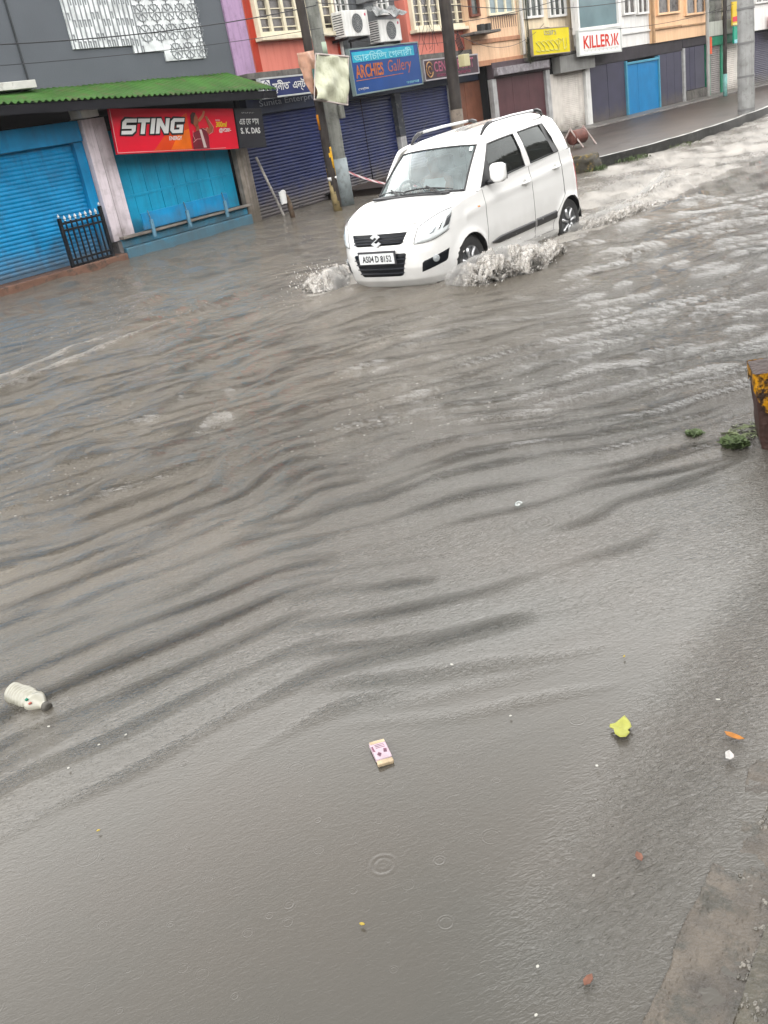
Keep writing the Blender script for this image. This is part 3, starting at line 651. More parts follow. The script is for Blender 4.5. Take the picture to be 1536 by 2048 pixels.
crm = mat('cream_plaster', (.86, .74, .56), .6, .1, 1.5, streak=.5, dirt=(.3, .23, .17), bump=.2, mott=.15)
boxpart('front_wall', crm, ye, (1.98, 4.92, -.02, 8, 2.60, 5.2), bevel=0)
boxpart('lower_wall', dark, ye, (3.30, 5.64, .2, 8, -.3, 2.59), bevel=0)
boxpart('floor_slab', concd, ye, (1.95, 5.0, -.25, -.024, 2.50, 2.60))
window(2.25, 3.20, 3.69, 5.0, -.02, white, ye, cols=3, bars=0); window(3.53, 4.50, 3.65, 5.0, -.02, white, ye, cols=3)
boxpart('drain_pipe', white, ye, (2.02, 2.10, -.12, -.03, 2.7, 5.2), (4.86, 4.915, -.11, -.03, 2.7, 5.2), bevel=.02)
whp = mat('off_white_plank', (.74, .70, .65), .55, .1, 3, streak=.35, dirt=(.3, .26, .22), bump=.15, stain=.7)
planks(3.31, 4.03, .14, 2.0, .02, whp, ye, w=.24, rails=False)
shutter(4.06, 5.32, .16, 2.0, .02, whp, ye, pitch=.06, amp=.008)
boxpart('pillar', white, ye, (5.34, 5.62, -.10, .1, .1, 1.99))
boxpart('shutter_box', mat('dull_grey_box', (.26, .26, .25), .5, .15, 3, streak=.3), ye, (3.55, 5.60, -.34, -.02, 1.98, 2.48))
wb = rbld('white_building', 'white building with large blue-grey display window above slate and bright blue doors')
wp = mat('white_plaster', (.88, .87, .85), .5, .07, 1.5, streak=.35, dirt=(.33, .33, .32), bump=.15, mott=.08)
boxpart('front_wall', wp, wb, (4.96, 7.5, -.30, 8, 2.50, 5.25), (7.0, 9.82, -.006, 8, 2.46, 5.2), bevel=0)
boxpart('lower_wall', dark, wb, (5.66, 12.2, .2, 8, -.3, 2.45), bevel=0)
ws_ = window(4.42, 6.98, 3.12, 5.1, -.45, wp, wb, cols=1, fr=.09, glass=mat('blue_grey_display_glass', (.16, .23, .25), .12, .2, 1, spec=.8), depth=.12)
boxpart('box_window_side', wp, wb, (4.42, 6.98, -.42, -.31, 3.05, 5.2), bevel=0)
window(8.0, 8.85, 3.47, 5.0, -.006, wp, wb, cols=2, glass=GLM); window(8.95, 9.72, 3.44, 5.0, -.006, wp, wb, cols=2, glass=GLM)
boxpart('wall_band', white, wb, (7.0, 9.82, -.06, -.010, 2.86, 2.93))
slate = mat('slate_door_paint', (.058, .056, .088), .45, .12, 2, streak=.25, dirt=(.05, .05, .07), bump=.1, stain=.7)
planks(5.68, 7.98, .20, 2.02, .02, slate, wb, w=1.15, rails=False)
planks(8.10, 10.30, .18, 1.86, .0, mat('bright_blue_door', (.010, .20, .44), .4, .12, 2, streak=.25, dirt=(.02, .12, .25)), wb, w=.74, rails=False)
boxpart('door_frame', mat('pale_blue_frame', (.10, .30, .42), .5), wb, (8.0, 8.09, -.08, .1, .2, 2.0), (10.31, 10.38, -.08, .1, .2, 2.0), (8.094, 10.306, -.075, .1, 1.87, 1.95))
planks(10.40, 12.15, .20, 2.02, .02, slate, wb, w=.6, rails=False)
boxpart('fascia', mat('dim_slate_fascia', (.04, .035, .042), .6, .3, 3, streak=.4), wb, (5.66, 12.2, -.02, .1, 2.03, 2.44))
p2 = rbld('orange_peach_building', 'pale orange building with curtained windows above small slate doors')
pk = mat('pale_orange_plaster', (.92, .62, .40), .55, .07, 1.5, streak=.3, dirt=(.42, .26, .17), bump=.15)
boxpart('front_wall', pk, p2, (9.85, 14.1, -.09, 8, 2.44, 5.2), bevel=0)
boxpart('wall_band', mat('tan_band', (.42, .27, .16), .6, .2), p2, (9.87, 12.0, -.16, -.093, 2.86, 2.93), (12.0, 14.08, -.14, -.093, 2.84, 2.90), (9.83, 9.93, -.2, -.093, 2.45, 5.2))
boxpart('lower_wall', dark, p2, (12.22, 14.3, .2, 8, -.3, 2.43), bevel=0)
window(10.2, 11.9, 3.33, 4.9, -.09, pk, p2, cols=2, glass=GLM); window(12.3, 13.9, 3.2, 4.9, -.09, pk, p2, cols=2, glass=GLM)
boxpart('pillar', mat('pale_pier', (.45, .45, .45)), p2, (12.21, 12.36, -.06, .1, .1, 2.1))
planks(12.38, 14.0, .55, 2.1, .02, slate, p2, w=.4, rails=False)
boxpart('low_wall', mat('mouldy_concrete', (.2, .2, .2)), p2, (12.38, 14.2, -.1, .19, .1, .54))
boxpart('fascia', mat('dim_slate_fascia', (.04, .035, .042)), p2, (12.24, 14.2, -.02, .1, 2.12, 2.42))
bb = rbld('balcony_building', 'pale building with black balcony railing above green framed grey shutters')
boxpart('front_wall', mat('pale_green_plaster', (.50, .52, .47), .6, .1, 2, streak=.5, dirt=(.25, .26, .23)), bb, (14.15, 17.4, -.10, 8, 2.36, 2.88), (14.15, 17.4, 1.2, 8, 2.89, 5.2), bevel=0)
boxpart('lower_wall', dark, bb, (14.15, 17.4, .2, 8, -.3, 2.35), bevel=0)
mb = MB()
for i in range(30): s = 14.2 + i * .107; mb.tube([(s, -.05, 2.885), (s + .03, -.05, 3.15), (s - .03, -.05, 3.4), (s, -.05, 3.62)], .012, 4)
mb.box(14.15, 17.4, -.07, -.03, 3.622, 3.66); mb.box(14.15, 17.4, -.07, -.03, 3.2, 3.22)
mb.build('balcony_railing', steel, bb)
boxpart('balcony_post', cream, bb, (15.5, 15.6, -.1, 0, 2.9, 5.2), bevel=.01); boxpart('balcony_roof', wp, bb, (14.15, 17.4, -.3, 1.19, 5.21, 5.35))
grn = mat('green_frame_paint', (.03, .22, .13), .5, .2)
boxpart('door_frame', grn, bb, (14.18, 14.42, -.05, .1, .12, 2.0), (15.35, 15.52, -.05, .1, .12, 2.0), (14.18, 17.3, -.07, .1, 2.003, 2.34))
gsh = mat('grey_roller_paint', (.27, .25, .24), .5, .15, 2, streak=.3)
shutter(14.44, 15.34, .14, 2.0, .02, gsh, bb); shutter(15.54, 17.3, .14, 2.0, .02, whp, bb)
fb2 = rbld('far_building', 'farthest building, pale with dim grey shutters at the edge of the picture')
boxpart('front_wall', wp, fb2, (17.5, 34, -.2, 8, 2.3, 5.2), bevel=0); boxpart('lower_wall', dark, fb2, (17.5, 34, .2, 8, -.3, 2.29), bevel=0)
for k in range(4): shutter(17.6 + k * 3.4, 20.8 + k * 3.4, .14, 2.25, .02, slate, fb2); window(18 + k * 3.4, 20 + k * 3.4, 3.3, 4.8, -.2, white, fb2, cols=3, glass=GLM)
st_ = rbld('shop_step', 'dark wet concrete step running along the foot of the far shops'); st_['category'] = 'step'
mb = MB()
def stp(u, v):
    s = 3.2 + 17 * u; n = mnoise.noise(Vector((s * 1.3, v, 7))) * .05
    if v > .5: return (s, -1.25 + 1.3 * (v - .5) * 2 + n * (1 - v), .20 + n * .2)
    return (s, -1.33 + .08 * v * 2 + n, -.2 + .40 * v * 2)
mb.grid(stp, 90, 6); mb.build('step_slab', mat('mouldy_step', (.17, .16, .15), .4, .3, 2, dirt=(.035, .035, .03), mott=.6, bump=.5, bs=20), st_)

# unseen terrace added behind the camera to block sky and darken car glass
ob = thing('unseen_terrace', 'unseen grey plastered terrace, added behind the camera to darken reflections', 'building', (20, -6.5, 0))
opm = mat('opposite_plaster', (.25, .24, .22), .7, .3, 1, streak=.4)
boxpart('front_wall', opm, ob, (-38, 40, -8, 0, -.3, 6.0), bevel=0)
for k in range(18): boxpart('shutter', slate, ob, (-37 + k * 4.2, -34 + k * 4.2, 0, .05, .2, 2.4), bevel=0); boxpart('window', GLD, ob, (-36.6 + k * 4.2, -34.6 + k * 4.2, 0, .05, 3.6, 5.0), bevel=0)

# ---------------------------------------------------------------- signs
def sign(name, label, s, off, z, w, h, face, frame=None, tilt=0, fr=.03, d=.10, rz=0, base=None, cat='sign', facelabel=None):
    """board whose lower left front corner is at (s, off, z); local x right, y into the wall, z up"""
    loc = (s, FY - off, z) if base is None else rpt(s, off, z)
    t = thing(name, label, cat, loc, rz if base is None else RZ); t.rotation_euler[1] = R(tilt)
    mb = MB(); mb.box(0, w, 0, d, 0, h); mb.build('board', face, t, bevel=.004)
    if frame:
        mb = MB(); mb.box(-fr, w + fr, -.012, d, -fr, 0); mb.box(-fr, w + fr, -.012, d, h, h + fr); mb.box(-fr, -.001, -.012, d, 0, h); mb.box(w + .001, w + fr, -.012, d, 0, h)
        mb.build('frame', frame, t, bevel=.003)
    return t
def flat(poly, y0, m, parent, name, th=.004):
    mb = MB(); mb.prism(poly, y0 - th, y0); return mb.build(name, m, parent)
def strokes(x, z, w, h, n, m, parent, th=None):
    mb = MB(); d = w / n; th = th or h * .09
    for i in range(n):
        a = x + i * d + d * .1; b = x + (i + 1) * d - d * .12; k = random.randrange(3)
        P = ([(a, z), (a, z + h), (b, z + h * .8), (a, z + h * .5)], [(a, z + h), (a + .2 * d, z), (b, z + h * .2), (b, z + h)], [(b, z + h * .9), (a, z + h * .8), (b, z + h * .4), (b, z), (a, z + .1 * h)])[k]
        mb.tube([(p, -.004, q_) for p, q_ in P], th, 4)
    return mb.build('faded_writing', m, parent)
def ell(cx_, cz_, rx, rz_, n=20, a0=0, a1=360): return [(cx_ + rx * math.cos(R(a0 + (a1 - a0) * k / n)), cz_ + rz_ * math.sin(R(a0 + (a1 - a0) * k / n))) for k in range(n if a1 - a0 == 360 else n + 1)]
wl = mat('white_letter', (.75, .75, .74), .4, .04); bk = mat('black_print', (.012, .012, .014), .4)
# red drink advertisement
redb = mat('red_banner_print', (.66, .025, .05), .35, .10, 1.2)
sg = sign('shop_banner', 'long red energy drink banner with a drinking man, above the blue wooden door', 12.16, .62, 1.905, 3.30, .80, redb, None, tilt=5.3, d=.06)
# orange patch of the printed background: overlapping rays of the artwork
og = mat('orange_print', (.72, .16, .025), .35, .25, 2.2); og2 = mat('red_orange_print', (.62, .075, .03), .35, .2, 2)
flat([(.9, .03), (1.93, .03), (1.93, .72), (1.55, .55)], -.002, og2, sg, 'print_patch')
flat([(1.35, .04), (1.92, .04), (1.92, .42), (1.62, .34)], -.0075, og, sg, 'print_patch')
flat([(.02, .02), (2.9, .02), (2.9, .032), (.02, .032)], -.002, mat('pink_line', (.7, .35, .35), .4), sg, 'print_line')
flat([(0.0, .02), (.012, .02), (.012, .78), (0.0, .78)], -.002, mat('pink_line', (.7, .35, .35), .4), sg, 'print_line')
def poly_letters(polys, ox, oz, sx, sz, sh, m, y0, name, grow=0):
    mb = MB()
    for p in polys:
        q = [(ox + (x + sh * z) * sx, oz + z * sz) for x, z in p]
        if grow:
            cx_ = sum(a for a, b in q) / len(q); cz_ = sum(b for a, b in q) / len(q)
            ar = sum(q[i][0] * q[(i + 1) % len(q)][1] - q[(i + 1) % len(q)][0] * q[i][1] for i in range(len(q)))
            sgn = 1 if ar > 0 else -1; o_ = []
            for i in range(len(q)):
                a = Vector(q[i - 1]); b = Vector(q[i]); c = Vector(q[(i + 1) % len(q)])
                e1 = (b - a).normalized(); e2 = (c - b).normalized(); n1 = Vector((e1.y, -e1.x)) * sgn; n2 = Vector((e2.y, -e2.x)) * sgn
                o_.append(tuple(b + (n1 + n2).normalized() * grow * 1.25))
            q = o_
        mb.prism(q, y0 - .004, y0)
    return mb.build(name, m, sg)
S_ = [(.0, 0), (.78, 0), (1, .2), (1, .58), (.28, .58), (.28, .76), (1.02, .76), (1.02, 1), (.2, 1), (0, .8), (0, .36), (.72, .36), (.72, .23), (0, .23)]
T_ = [(1.12, .76), (1.40, .76), (1.40, 0), (1.70, 0), (1.70, .76), (2.0, .76), (2.0, 1), (1.12, 1)]
I_ = [(2.12, 0), (2.42, 0), (2.42, 1), (2.12, 1)]
N_ = [(2.54, 0), (2.82, 0), (2.82, .55), (3.22, 0), (3.52, 0), (3.52, 1), (3.24, 1), (3.24, .42), (2.84, 1), (2.54, 1)]
G_ = [(3.85, 0), (4.66, 0), (4.66, .56), (4.14, .56), (4.14, .38), (4.38, .38), (4.38, .23), (3.94, .23), (3.94, .76), (4.70, .76), (4.70, 1), (3.85, 1), (3.65, .8), (3.65, .2)]
LS = [S_, T_, I_, N_, G_]
poly_letters(LS, .16, .345, .335, .275, .32, bk, -.010, 'letter_outline', grow=.032)
poly_letters(LS, .16, .345, .335, .275, .32, wl, -.0155, 'lettering')
lettering('ENERGY', .36, .075, wl, sg, (1.34, -.012, .215), shear=.25, bold=.02)
# the drinking man printed on the banner: head back, bottle to the mouth
skin = mat('printed_skin', (.30, .10, .055), .4, .2, 6); hair = mat('printed_hair', (.05, .015, .01), .5); shirt = mat('printed_shirt', (.16, .02, .03), .4, .3, 5); glow = mat('printed_glow_line', (.80, .40, .42), .4)
flat([(1.96, .03), (2.42, .03), (2.44, .26), (2.40, .42), (2.28, .43), (2.14, .38), (2.02, .34), (1.97, .2)], -.012, shirt, sg, 'printed_shirt')
flat(ell(2.13, .58, .085, .13, 16), -.013, skin, sg, 'printed_head'); flat([(2.0, .52), (2.02, .68), (2.08, .73), (2.17, .72), (2.10, .62), (2.06, .5)], -.0175, hair, sg, 'printed_hair')
flat([(2.10, .38), (2.14, .5), (2.2, .48), (2.22, .38)], -.013, skin, sg, 'printed_neck')
flat([(2.36, .40), (2.46, .30), (2.60, .34), (2.62, .42), (2.48, .66), (2.42, .64), (2.50, .42), (2.42, .44)], -.0125, skin, sg, 'printed_arm')
flat([(2.20, .58), (2.34, .68), (2.40, .76), (2.44, .74), (2.38, .64), (2.24, .54)], -.0175, mat('printed_bottle', (.45, .18, .10), .3), sg, 'printed_bottle')
flat([(2.20, .40), (2.26, .40), (2.33, .05), (2.25, .05)], -.0165, mat('printed_inner_shirt', (.6, .5, .47), .4), sg, 'printed_inner_shirt')
mb = MB()
for pl in ([(1.98, .16), (2.1, .22), (2.2, .22)], [(2.02, .38), (2.0, .28), (2.04, .2)], [(2.3, .42), (2.4, .38), (2.44, .44)], [(2.46, .3), (2.56, .34), (2.62, .44), (2.5, .6)]):
    mb.tube([(a, -.018, b) for a, b in pl], .005, 4)
mb.build('printed_glow', glow, sg)
lettering('300ml', .34, .105, mat('yellow_letter', (.80, .62, .02), .4), sg, (2.70, -.006, .44), shear=.25, bold=.02)
lettering('@\u20b920/-', .36, .095, wl, sg, (2.78, -.006, .325), shear=.25, bold=.02)
strokes(2.72, .56, .13, .03, 5, wl, sg)
bs_ = sign('shop_sign', 'small black painted sign with white writing, joined to the right end of the red banner', 15.49, .62, 1.60, .86, .80, mat('black_sign_paint', (.020, .020, .026), .45, .2, 3, streak=.2), None, tilt=5.3, d=.06)
lettering('\u098f\u099a \u09c7\u0995 \u09a6\u09be\u09b8', .62, .13, wl, bs_, (.09, -.006, .47), bold=.01)
lettering('S. K. DAS', .62, .12, wl, bs_, (.09, -.006, .29), bold=.03)
strokes(.2, .70, .4, .02, 9, wl, bs_)
# navy and white board
navyb = mat('navy_board_print', (.022, .032, .11), .35, .15, 2)
sn = sign('shop_sign', 'navy board with white writing and white emblem panel, half hidden by the hanging banners', 16.68, .52, 2.53, 1.95, .36, navyb, mat('sign_frame_white', (.5, .52, .52), .4), tilt=.6, fr=.035)
flat([(.02, .02), (.29, .02), (.29, .34), (.02, .34)], -.002, wl, sn, 'emblem_panel')
mb = MB(); mb.tube([(.155, -.012, .03), (.06, -.012, .10), (.06, -.012, .26), (.155, -.012, .33), (.25, -.012, .26), (.25, -.012, .10)], .010, 4, closed=True)
for k in (.09, .17): mb.tube([(.09, -.012, k + .04), (.155, -.012, k), (.22, -.012, k + .04), (.155, -.012, k + .09)], .009, 4, closed=True)
mb.build('emblem', navyb, sn)
lettering('\u09b8\u09c1\u09a8\u09c0\u09a4\u09be \u098f\u09a8\u09cd\u099f', 1.18, .27, wl, sn, (.36, -.006, .05), bold=.012)
# blue gallery board
gbl = mat('blue_board_print', (.012, .058, .22), .32, .14, 1.5, streak=.12, dirt=(.05, .1, .2))
ga = sign('shop_sign', 'large blue board with faded orange lettering and pale cyan strip, under the air conditioners', 19.78, .80, 2.30, 3.06, .98, gbl, mat('grey_green_frame', (.20, .26, .26), .4), tilt=-.6, fr=.035)
flat([(.06, .70), (2.85, .70), (2.85, .93), (.06, .93)], -.002, mat('cyan_strip_print', (.045, .36, .50), .4, .25, 3), ga, 'cyan_strip')
lettering('\u0986\u09b0\u09bf\u099a\u09c7\u099c \u0997\u09c7\u09b2\u09be\u09b0\u09c0'.replace('\u09b0\u09bf\u099a\u09c7\u099c', '\u09b0\u09bf\u099a\u09bf\u099c').replace('\u0997\u09c7', '\u09c7\u0997'), 2.62, .19, mat('pale_cyan_letter', (.35, .68, .75), .4), ga, (.12, -.008, .72), bold=.008)
fo_ = mat('faded_orange_letter', (.42, .13, .05), .45, .35, 8, mott=.4, dirt=(.12, .08, .12))
lettering('ARCHIES', 1.22, .30, fo_, ga, (.10, -.006, .34), bold=.03)
lettering('Gallery', 1.12, .36, mat('faded_brown_letter', (.32, .11, .09), .45, .3, 9), ga, (1.52, -.006, .30), bold=.004, shear=.12)
flat([(.08, .285), (2.2, .30), (2.2, .315), (.08, .30)], -.002, fo_, ga, 'underline')
lettering('\u09c7\u09b8\u09a8\u09cd\u099f\u09be\u09b0', .45, .075, wl, ga, (.10, -.006, .06)); strokes(2.3, .05, .62, .05, 15, mat('pale_cyan_letter', (.35, .68, .75)), ga)
# dark board with pink lettering
cp = sign('shop_sign', 'dark board with pinkish lettering and gold ring emblem behind the black pole', 23.36, .60, 2.40, 2.98, .47, mat('black_maroon_print', (.045, .022, .032), .4, .25, 2), mat('pale_frame', (.42, .40, .42), .4), tilt=0, fr=.035)
pk_ = mat('faded_pink_letter', (.40, .12, .19), .45, .3, 10)
lettering('CENTRE POINT', 2.22, .26, pk_, cp, (.50, -.006, .165), bold=.01)
strokes(.6, .04, 1.9, .07, 26, pk_, cp)
mb = MB(); mb.tube([(.24 + .17 * math.cos(a * .314 + .6), -.012, .24 + .19 * math.sin(a * .314 + .6)) for a in range(18)], .018, 5); mb.tube([(.26 + .08 * math.cos(a * .5), -.012, .23 + .09 * math.sin(a * .5)) for a in range(11)], .014, 5)
mb.build('emblem', mat('gold_print', (.45, .27, .14), .4), cp)
# yellow board
yl = mat('yellow_board_print', (.72, .60, .03), .4, .10, 1.5, streak=.12, dirt=(.75, .70, .30))
ys = sign('shop_sign', 'yellow board with sun-bleached unreadable lettering on the cream building', 1.93, .50, 2.62, 2.0, .72, yl, mat('brown_grey_frame', (.30, .26, .22), .5), tilt=1.3, base=1, fr=.025)
fy = mat('bleached_letter', (.66, .62, .22), .5, .2, 10)
strokes(.62, .54, .66, .13, 6, mat('grey_bleached_letter', (.42, .42, .36), .5, .3, 9), ys, .012)
strokes(.14, .08, 1.7, .34, 7, fy, ys, .022)
# white board with red lettering
ks = sign('shop_sign', 'white board with tall red lettering under the large display window', 4.30, .62, 2.42, 2.52, .68, mat('white_board', (.88, .89, .87), .35, .05, 2), mat('white_board_frame', (.60, .62, .60), .4), tilt=1.2, base=1, fr=.045)
rl_ = mat('red_letter', (.62, .045, .03), .4, .12, 8)
lettering('KILLER', 1.62, .38, rl_, ks, (.24, -.006, .17), bold=.02)
flat([(1.90, .18), (1.97, .18), (2.06, .34), (1.97, .54), (1.90, .54), (1.99, .36)], -.002, rl_, ks, 'logo_mark'); 
flat([(2.10, .18), (2.18, .18), (2.18, .55), (2.10, .55)], -.002, rl_, ks, 'logo_mark'); flat([(2.19, .36), (2.32, .55), (2.40, .55), (2.26, .35), (2.40, .18), (2.31, .18)], -.002, rl_, ks, 'logo_mark')
mb = MB()
for i in range(26): mb.tube([(.26 + i * .082, -.008, .145 - .01 * (i % 2)), (.27 + i * .082, -.008, .10 - .02 * (i % 3))], .004, 4)
mb.build('rust_drips', mat('grey_drip', (.35, .33, .31), .6), ks)
# far green / yellow signs on the balcony building, orange one at the edge
g2 = sign('shop_sign', 'teal green hanging board with white lower strip below the balcony', 15.45, .55, 1.95, 1.52, .62, mat('teal_print', (.02, .33, .22), .4, .2, 3), None, base=1, d=.06)
strokes(.4, .2, .5, .3, 2, wl, g2, .04); flat([(.02, .0), (1.5, .0), (1.5, .14), (.02, .14)], -.008, mat('pale_cyan_letter', (.35, .68, .75)), g2, 'print_strip')
g3 = sign('shop_sign', 'yellow and red striped board on the balcony above the teal one', 15.45, .50, 2.62, 1.6, .85, mat('warm_yellow_print', (.75, .52, .06), .4, .2, 3), None, base=1, d=.06)
flat([(.0, .12), (1.6, .16), (1.6, .38), (.0, .30)], -.002, redb, g3, 'print_strip'); flat([(.0, .0), (1.6, .0), (1.6, .09), (.0, .07)], -.002, mat('pale_yellow_print', (.8, .7, .3), .4), g3, 'print_strip')
g4 = sign('shop_sign', 'bright orange-red board at the right edge of the picture', 19.2, .4, 2.02, 2.4, .80, mat('orange_red_print', (.80, .13, .06), .4, .1, 3), None, base=1, d=.06)
strokes(.12, .3, 1.1, .3, 3, wl, g4, .035)
g5 = sign('shop_sign', 'narrow orange-red vertical sign strip beside the grey drainpipe of the far shops', 14.28, .12, 1.72, .16, .62, mat('orange_red_print', (.80, .13, .06)), None, base=1, d=.04)

# ---------------------------------------------------------------- poles, wires and hanging banners
def pole(name, label, base, top, r0, r1, m, seg=14, cat='pole'):
    t = thing(name, label, cat, base); b, tp_ = Vector(base), Vector(top); mb = MB(); n = 16
    mb.tube([(tp_ - b) * (k / n) + Vector((.006 * math.sin(k * 1.7), .006 * math.cos(k * 2.1), 0)) for k in range(n + 1)], [r0 + (r1 - r0) * k / n for k in range(n + 1)], seg)
    mb.build('shaft', m, t, smooth=True); return t
conc = mat('pole_concrete', (.23, .235, .215), .6, .3, 3, streak=.5, dirt=(.07, .075, .06), bump=.5, bs=30, mott=.45)
darkw = mat('dark_tarred_wood', (.035, .03, .028), .6, .4, 4, streak=.5, dirt=(.10, .08, .06), bump=.5)
pa = pole('utility_pole', 'thin dark pole with worn yellow paint and white patch, left of the grey concrete pole', (16.34, 12.98, -.3), (16.12, 12.86, 7.5), .095, .085, darkw)
ring = lambda a, b, r, m, par, nm, dx=0: (lambda mb: (mb.tube([(dx - .029 * a / 1.0 * .9 + 0, -.012 * a, a), (dx - .029 * b * .9, -.012 * b, b)], r, 14), mb.build(nm, m, par, smooth=True)))(MB())
yb = mat('worn_yellow_paint', (.58, .33, .02), .6, .3, 8, mott=.75, dirt=(.05, .045, .03), bump=.3)
ring(1.02, 1.62, .0965, yb, pa, 'paint_band'); ring(1.98, 2.28, .095, mat('worn_orange_paint', (.55, .22, .03), .6, .3, 8, mott=.6), pa, 'paint_band')
ring(.28, .94, .0968, mat('worn_ochre_paint', (.30, .24, .13), .7, .3, 6, mott=.7), pa, 'paint_band'); ring(.945, 1.02, .1, wl, pa, 'white_patch')
pb = pole('utility_pole', 'grey mouldy concrete pole with a pale green painted band, carrying the hanging banners', (17.12, 13.3, -.3), (17.22, 13.42, 7.5), .155, .12, conc, 16)
mb = MB(); mb.tube([(.004, .005, .32), (.016, .02, 1.32)], [.165, .160], 16); mb.build('paint_band', mat('pale_blue_grey_paint', (.30, .34, .35), .55, .25, 4, mott=.4, dirt=(.12, .12, .11)), pb, smooth=True)
mb = MB(); mb.tube([(.055, .05, 3.42), (.06, .055, 3.66)], .146, 16); mb.build('paint_band', mat('pale_green_paint', (.42, .50, .40), .55, .2), pb, smooth=True)
mb = MB(); mb.box(.10, .26, -.17, -.02, 2.12, 2.4); mb.build('junction_box', conc, pb, bevel=.02)
pc = pole('utility_pole', 'thick black pole rising behind the white car roof, hung with cables', (21.42, 12.75, -.3), (22.03, 12.95, 7.5), .155, .14, darkw, 16)
mb = MB(); mb.tube([(.03, 0, .2), (.12, .03, 1.85)], [.162, .157], 16); mb.build('lower_sleeve', mat('brown_grey_paint', (.18, .15, .125), .6, .3, 4, mott=.5), pc, smooth=True)
mb = MB(); mb.box(.14, .42, -.36, -.18, 2.78, 3.06); mb.build('meter_box', mat('cream_meter_box', (.52, .48, .30), .5, .15), pc, bevel=.02)
mb = MB()
for k in range(5): mb.tube([(.18 + .05 * k, -.2, 3.06 + .02 * k), (.1 + .06 * k, -.26, 3.2), (.15 + .03 * k, -.17, 3.4 + .05 * k)], .012, 5)
mb.build('cable_knot', bk, pc)
big = pole('utility_pole', 'thick pale concrete pole standing on the far kerb at the right', (27.15, 7.22, -.3), (27.35, 7.3, 8.0), .215, .19, mat('pale_pole_concrete', (.34, .345, .34), .6, .2, 2.5, streak=.5, dirt=(.16, .15, .14), bump=.4, mott=.4), 20)
for z in (.55, 1.35, 2.15, 2.95): MB().tube([(.025 * z, .01 * z, z), (.025 * z, .01 * z, z + .05)], .219, 20).build('steel_band', mat('band_steel', (.22, .22, .22), .5), big)
teal = mat('pale_teal_paint', (.20, .38, .36), .55, .2, 4, mott=.3)
for lab, x, y, r_ in (('slim dark pole with pale foot, nearer the balcony building', 39.0, 11.15, .075), ('dark pole with a pale teal foot, close to the big concrete pole', 40.6, 10.95, .15)):
    p_ = pole('utility_pole', lab, (x, y, -.2), (x + .12, y, 7.5), r_, r_ * .9, darkw)
    mb = MB(); mb.tube([(0, 0, .1), (.015, 0, 1.15)], r_ * 1.04, 12); mb.build('painted_foot', teal, p_, smooth=True)
x, y, _ = rpt(13.62, .35)
pole('drain_pole', 'slim pale grey pole in front of the seam between orange and balcony buildings', (x, y, 0), (x + .02, y, 7.0), .07, .07, mat('pale_grey_paint', (.42, .42, .40), .5, .15, 3, streak=.3))

# cloth banners
def cloth(corners, wob, n=26):
    tl_, tr_, br_, bl_ = [Vector(c) for c in corners]
    def f(u, v):
        p = (bl_.lerp(br_, u)).lerp(tl_.lerp(tr_, u), v)
        w = .06 * math.sin(5.5 * (u - v * .8) + 1) * math.sin(3 * u + 1) + wob * mnoise.noise(Vector((u * 2.6, v * 2.6, wob * 40))) + .02 * abs(math.sin((u * .55 + v) * 9))
        return (p.x, p.y - w, p.z)
    mb = MB(); mb.grid(f, n, n); return mb
bm1 = mat('bleached_green_vinyl', (.56, .57, .44), .35, .22, 3, streak=.4, dirt=(.22, .24, .16), mott=.35)
t = thing('hanging_banner', 'large bleached pale green banner hanging crooked from the concrete pole', 'banner', (16.3, 12.6, 2.1))
mb = cloth([(15.98 - 16.3, -.05, 3.07 - 2.1), (17.03 - 16.3, -.05, 2.96 - 2.1), (16.66 - 16.3, -.1, 2.07 - 2.1), (15.62 - 16.3, -.1, 2.26 - 2.1)], .08)
mb.build('banner_sheet', bm1, t, smooth=True, solid=.004)
mb = MB(); mb.tube([(-.34, -.05, .98), (.75, -.05, .87)], .018, 6); mb.tube([(-.70, -.1, .16), (.38, -.1, -.04)], .018, 6)
mb.tube([(-.34, -.05, .98), (-.70, -.1, .16)], .010, 5); mb.tube([(.75, -.05, .87), (.38, -.1, -.04)], .010, 5)
mb.build('banner_frame', mat('pale_pinkish_stick', (.5, .44, .42), .5, .2), t)
t = thing('hanging_banner', 'narrow faded orange banner on the thin dark pole, left of the green one', 'banner', (15.8, 12.75, 2.35))
mb = cloth([(15.60 - 15.8, 0, 3.14 - 2.35), (16.20 - 15.8, 0, 3.17 - 2.35), (16.12 - 15.8, 0, 2.32 - 2.35), (15.80 - 15.8, 0, 2.37 - 2.35)], .05, 16)
mb.build('banner_sheet', mat('faded_orange_vinyl', (.50, .30, .22), .4, .35, 5, mott=.45, dirt=(.52, .40, .30)), t, smooth=True, solid=.004)
mb = MB(); mb.box(.16, .3, -.05, -.03, .30, .48); mb.build('print_patch', mat('faded_teal_print', (.20, .35, .34), .5), t)

wires = [((2, 14.1, 4.3), (17.1, 13.2, 4.05), .45, .010), ((2, 14.1, 3.75), (17.1, 13.2, 3.62), .25, .006), ((17.1, 13.2, 4.1), (21.9, 12.9, 4.3), .15, .009), ((17.15, 13.2, 3.5), (21.8, 12.8, 3.1), .12, .006),
         ((21.9, 12.8, 3.9), (39, 11.1, 4.4), .5, .010), ((21.9, 12.8, 3.5), (27.2, 7.4, 4.8), .4, .008), ((21.9, 12.8, 3.3), (30, 14.2, 3.5), .5, .007), ((30, 14.2, 3.4), (40, 11.1, 3.3), .35, .008)]
lw = ['upper cable crossing the grey building', 'lower thin cable crossing the grey building', 'cable between the concrete pole and the black pole, high', 'thin cable passing in front of the air conditioners, low', 'long cable from the black pole towards the far poles',
      'cable from the black pole to the big concrete pole', 'slack cable from the black pole to the cream building', 'slack cable below the white lettered sign towards the far poles']
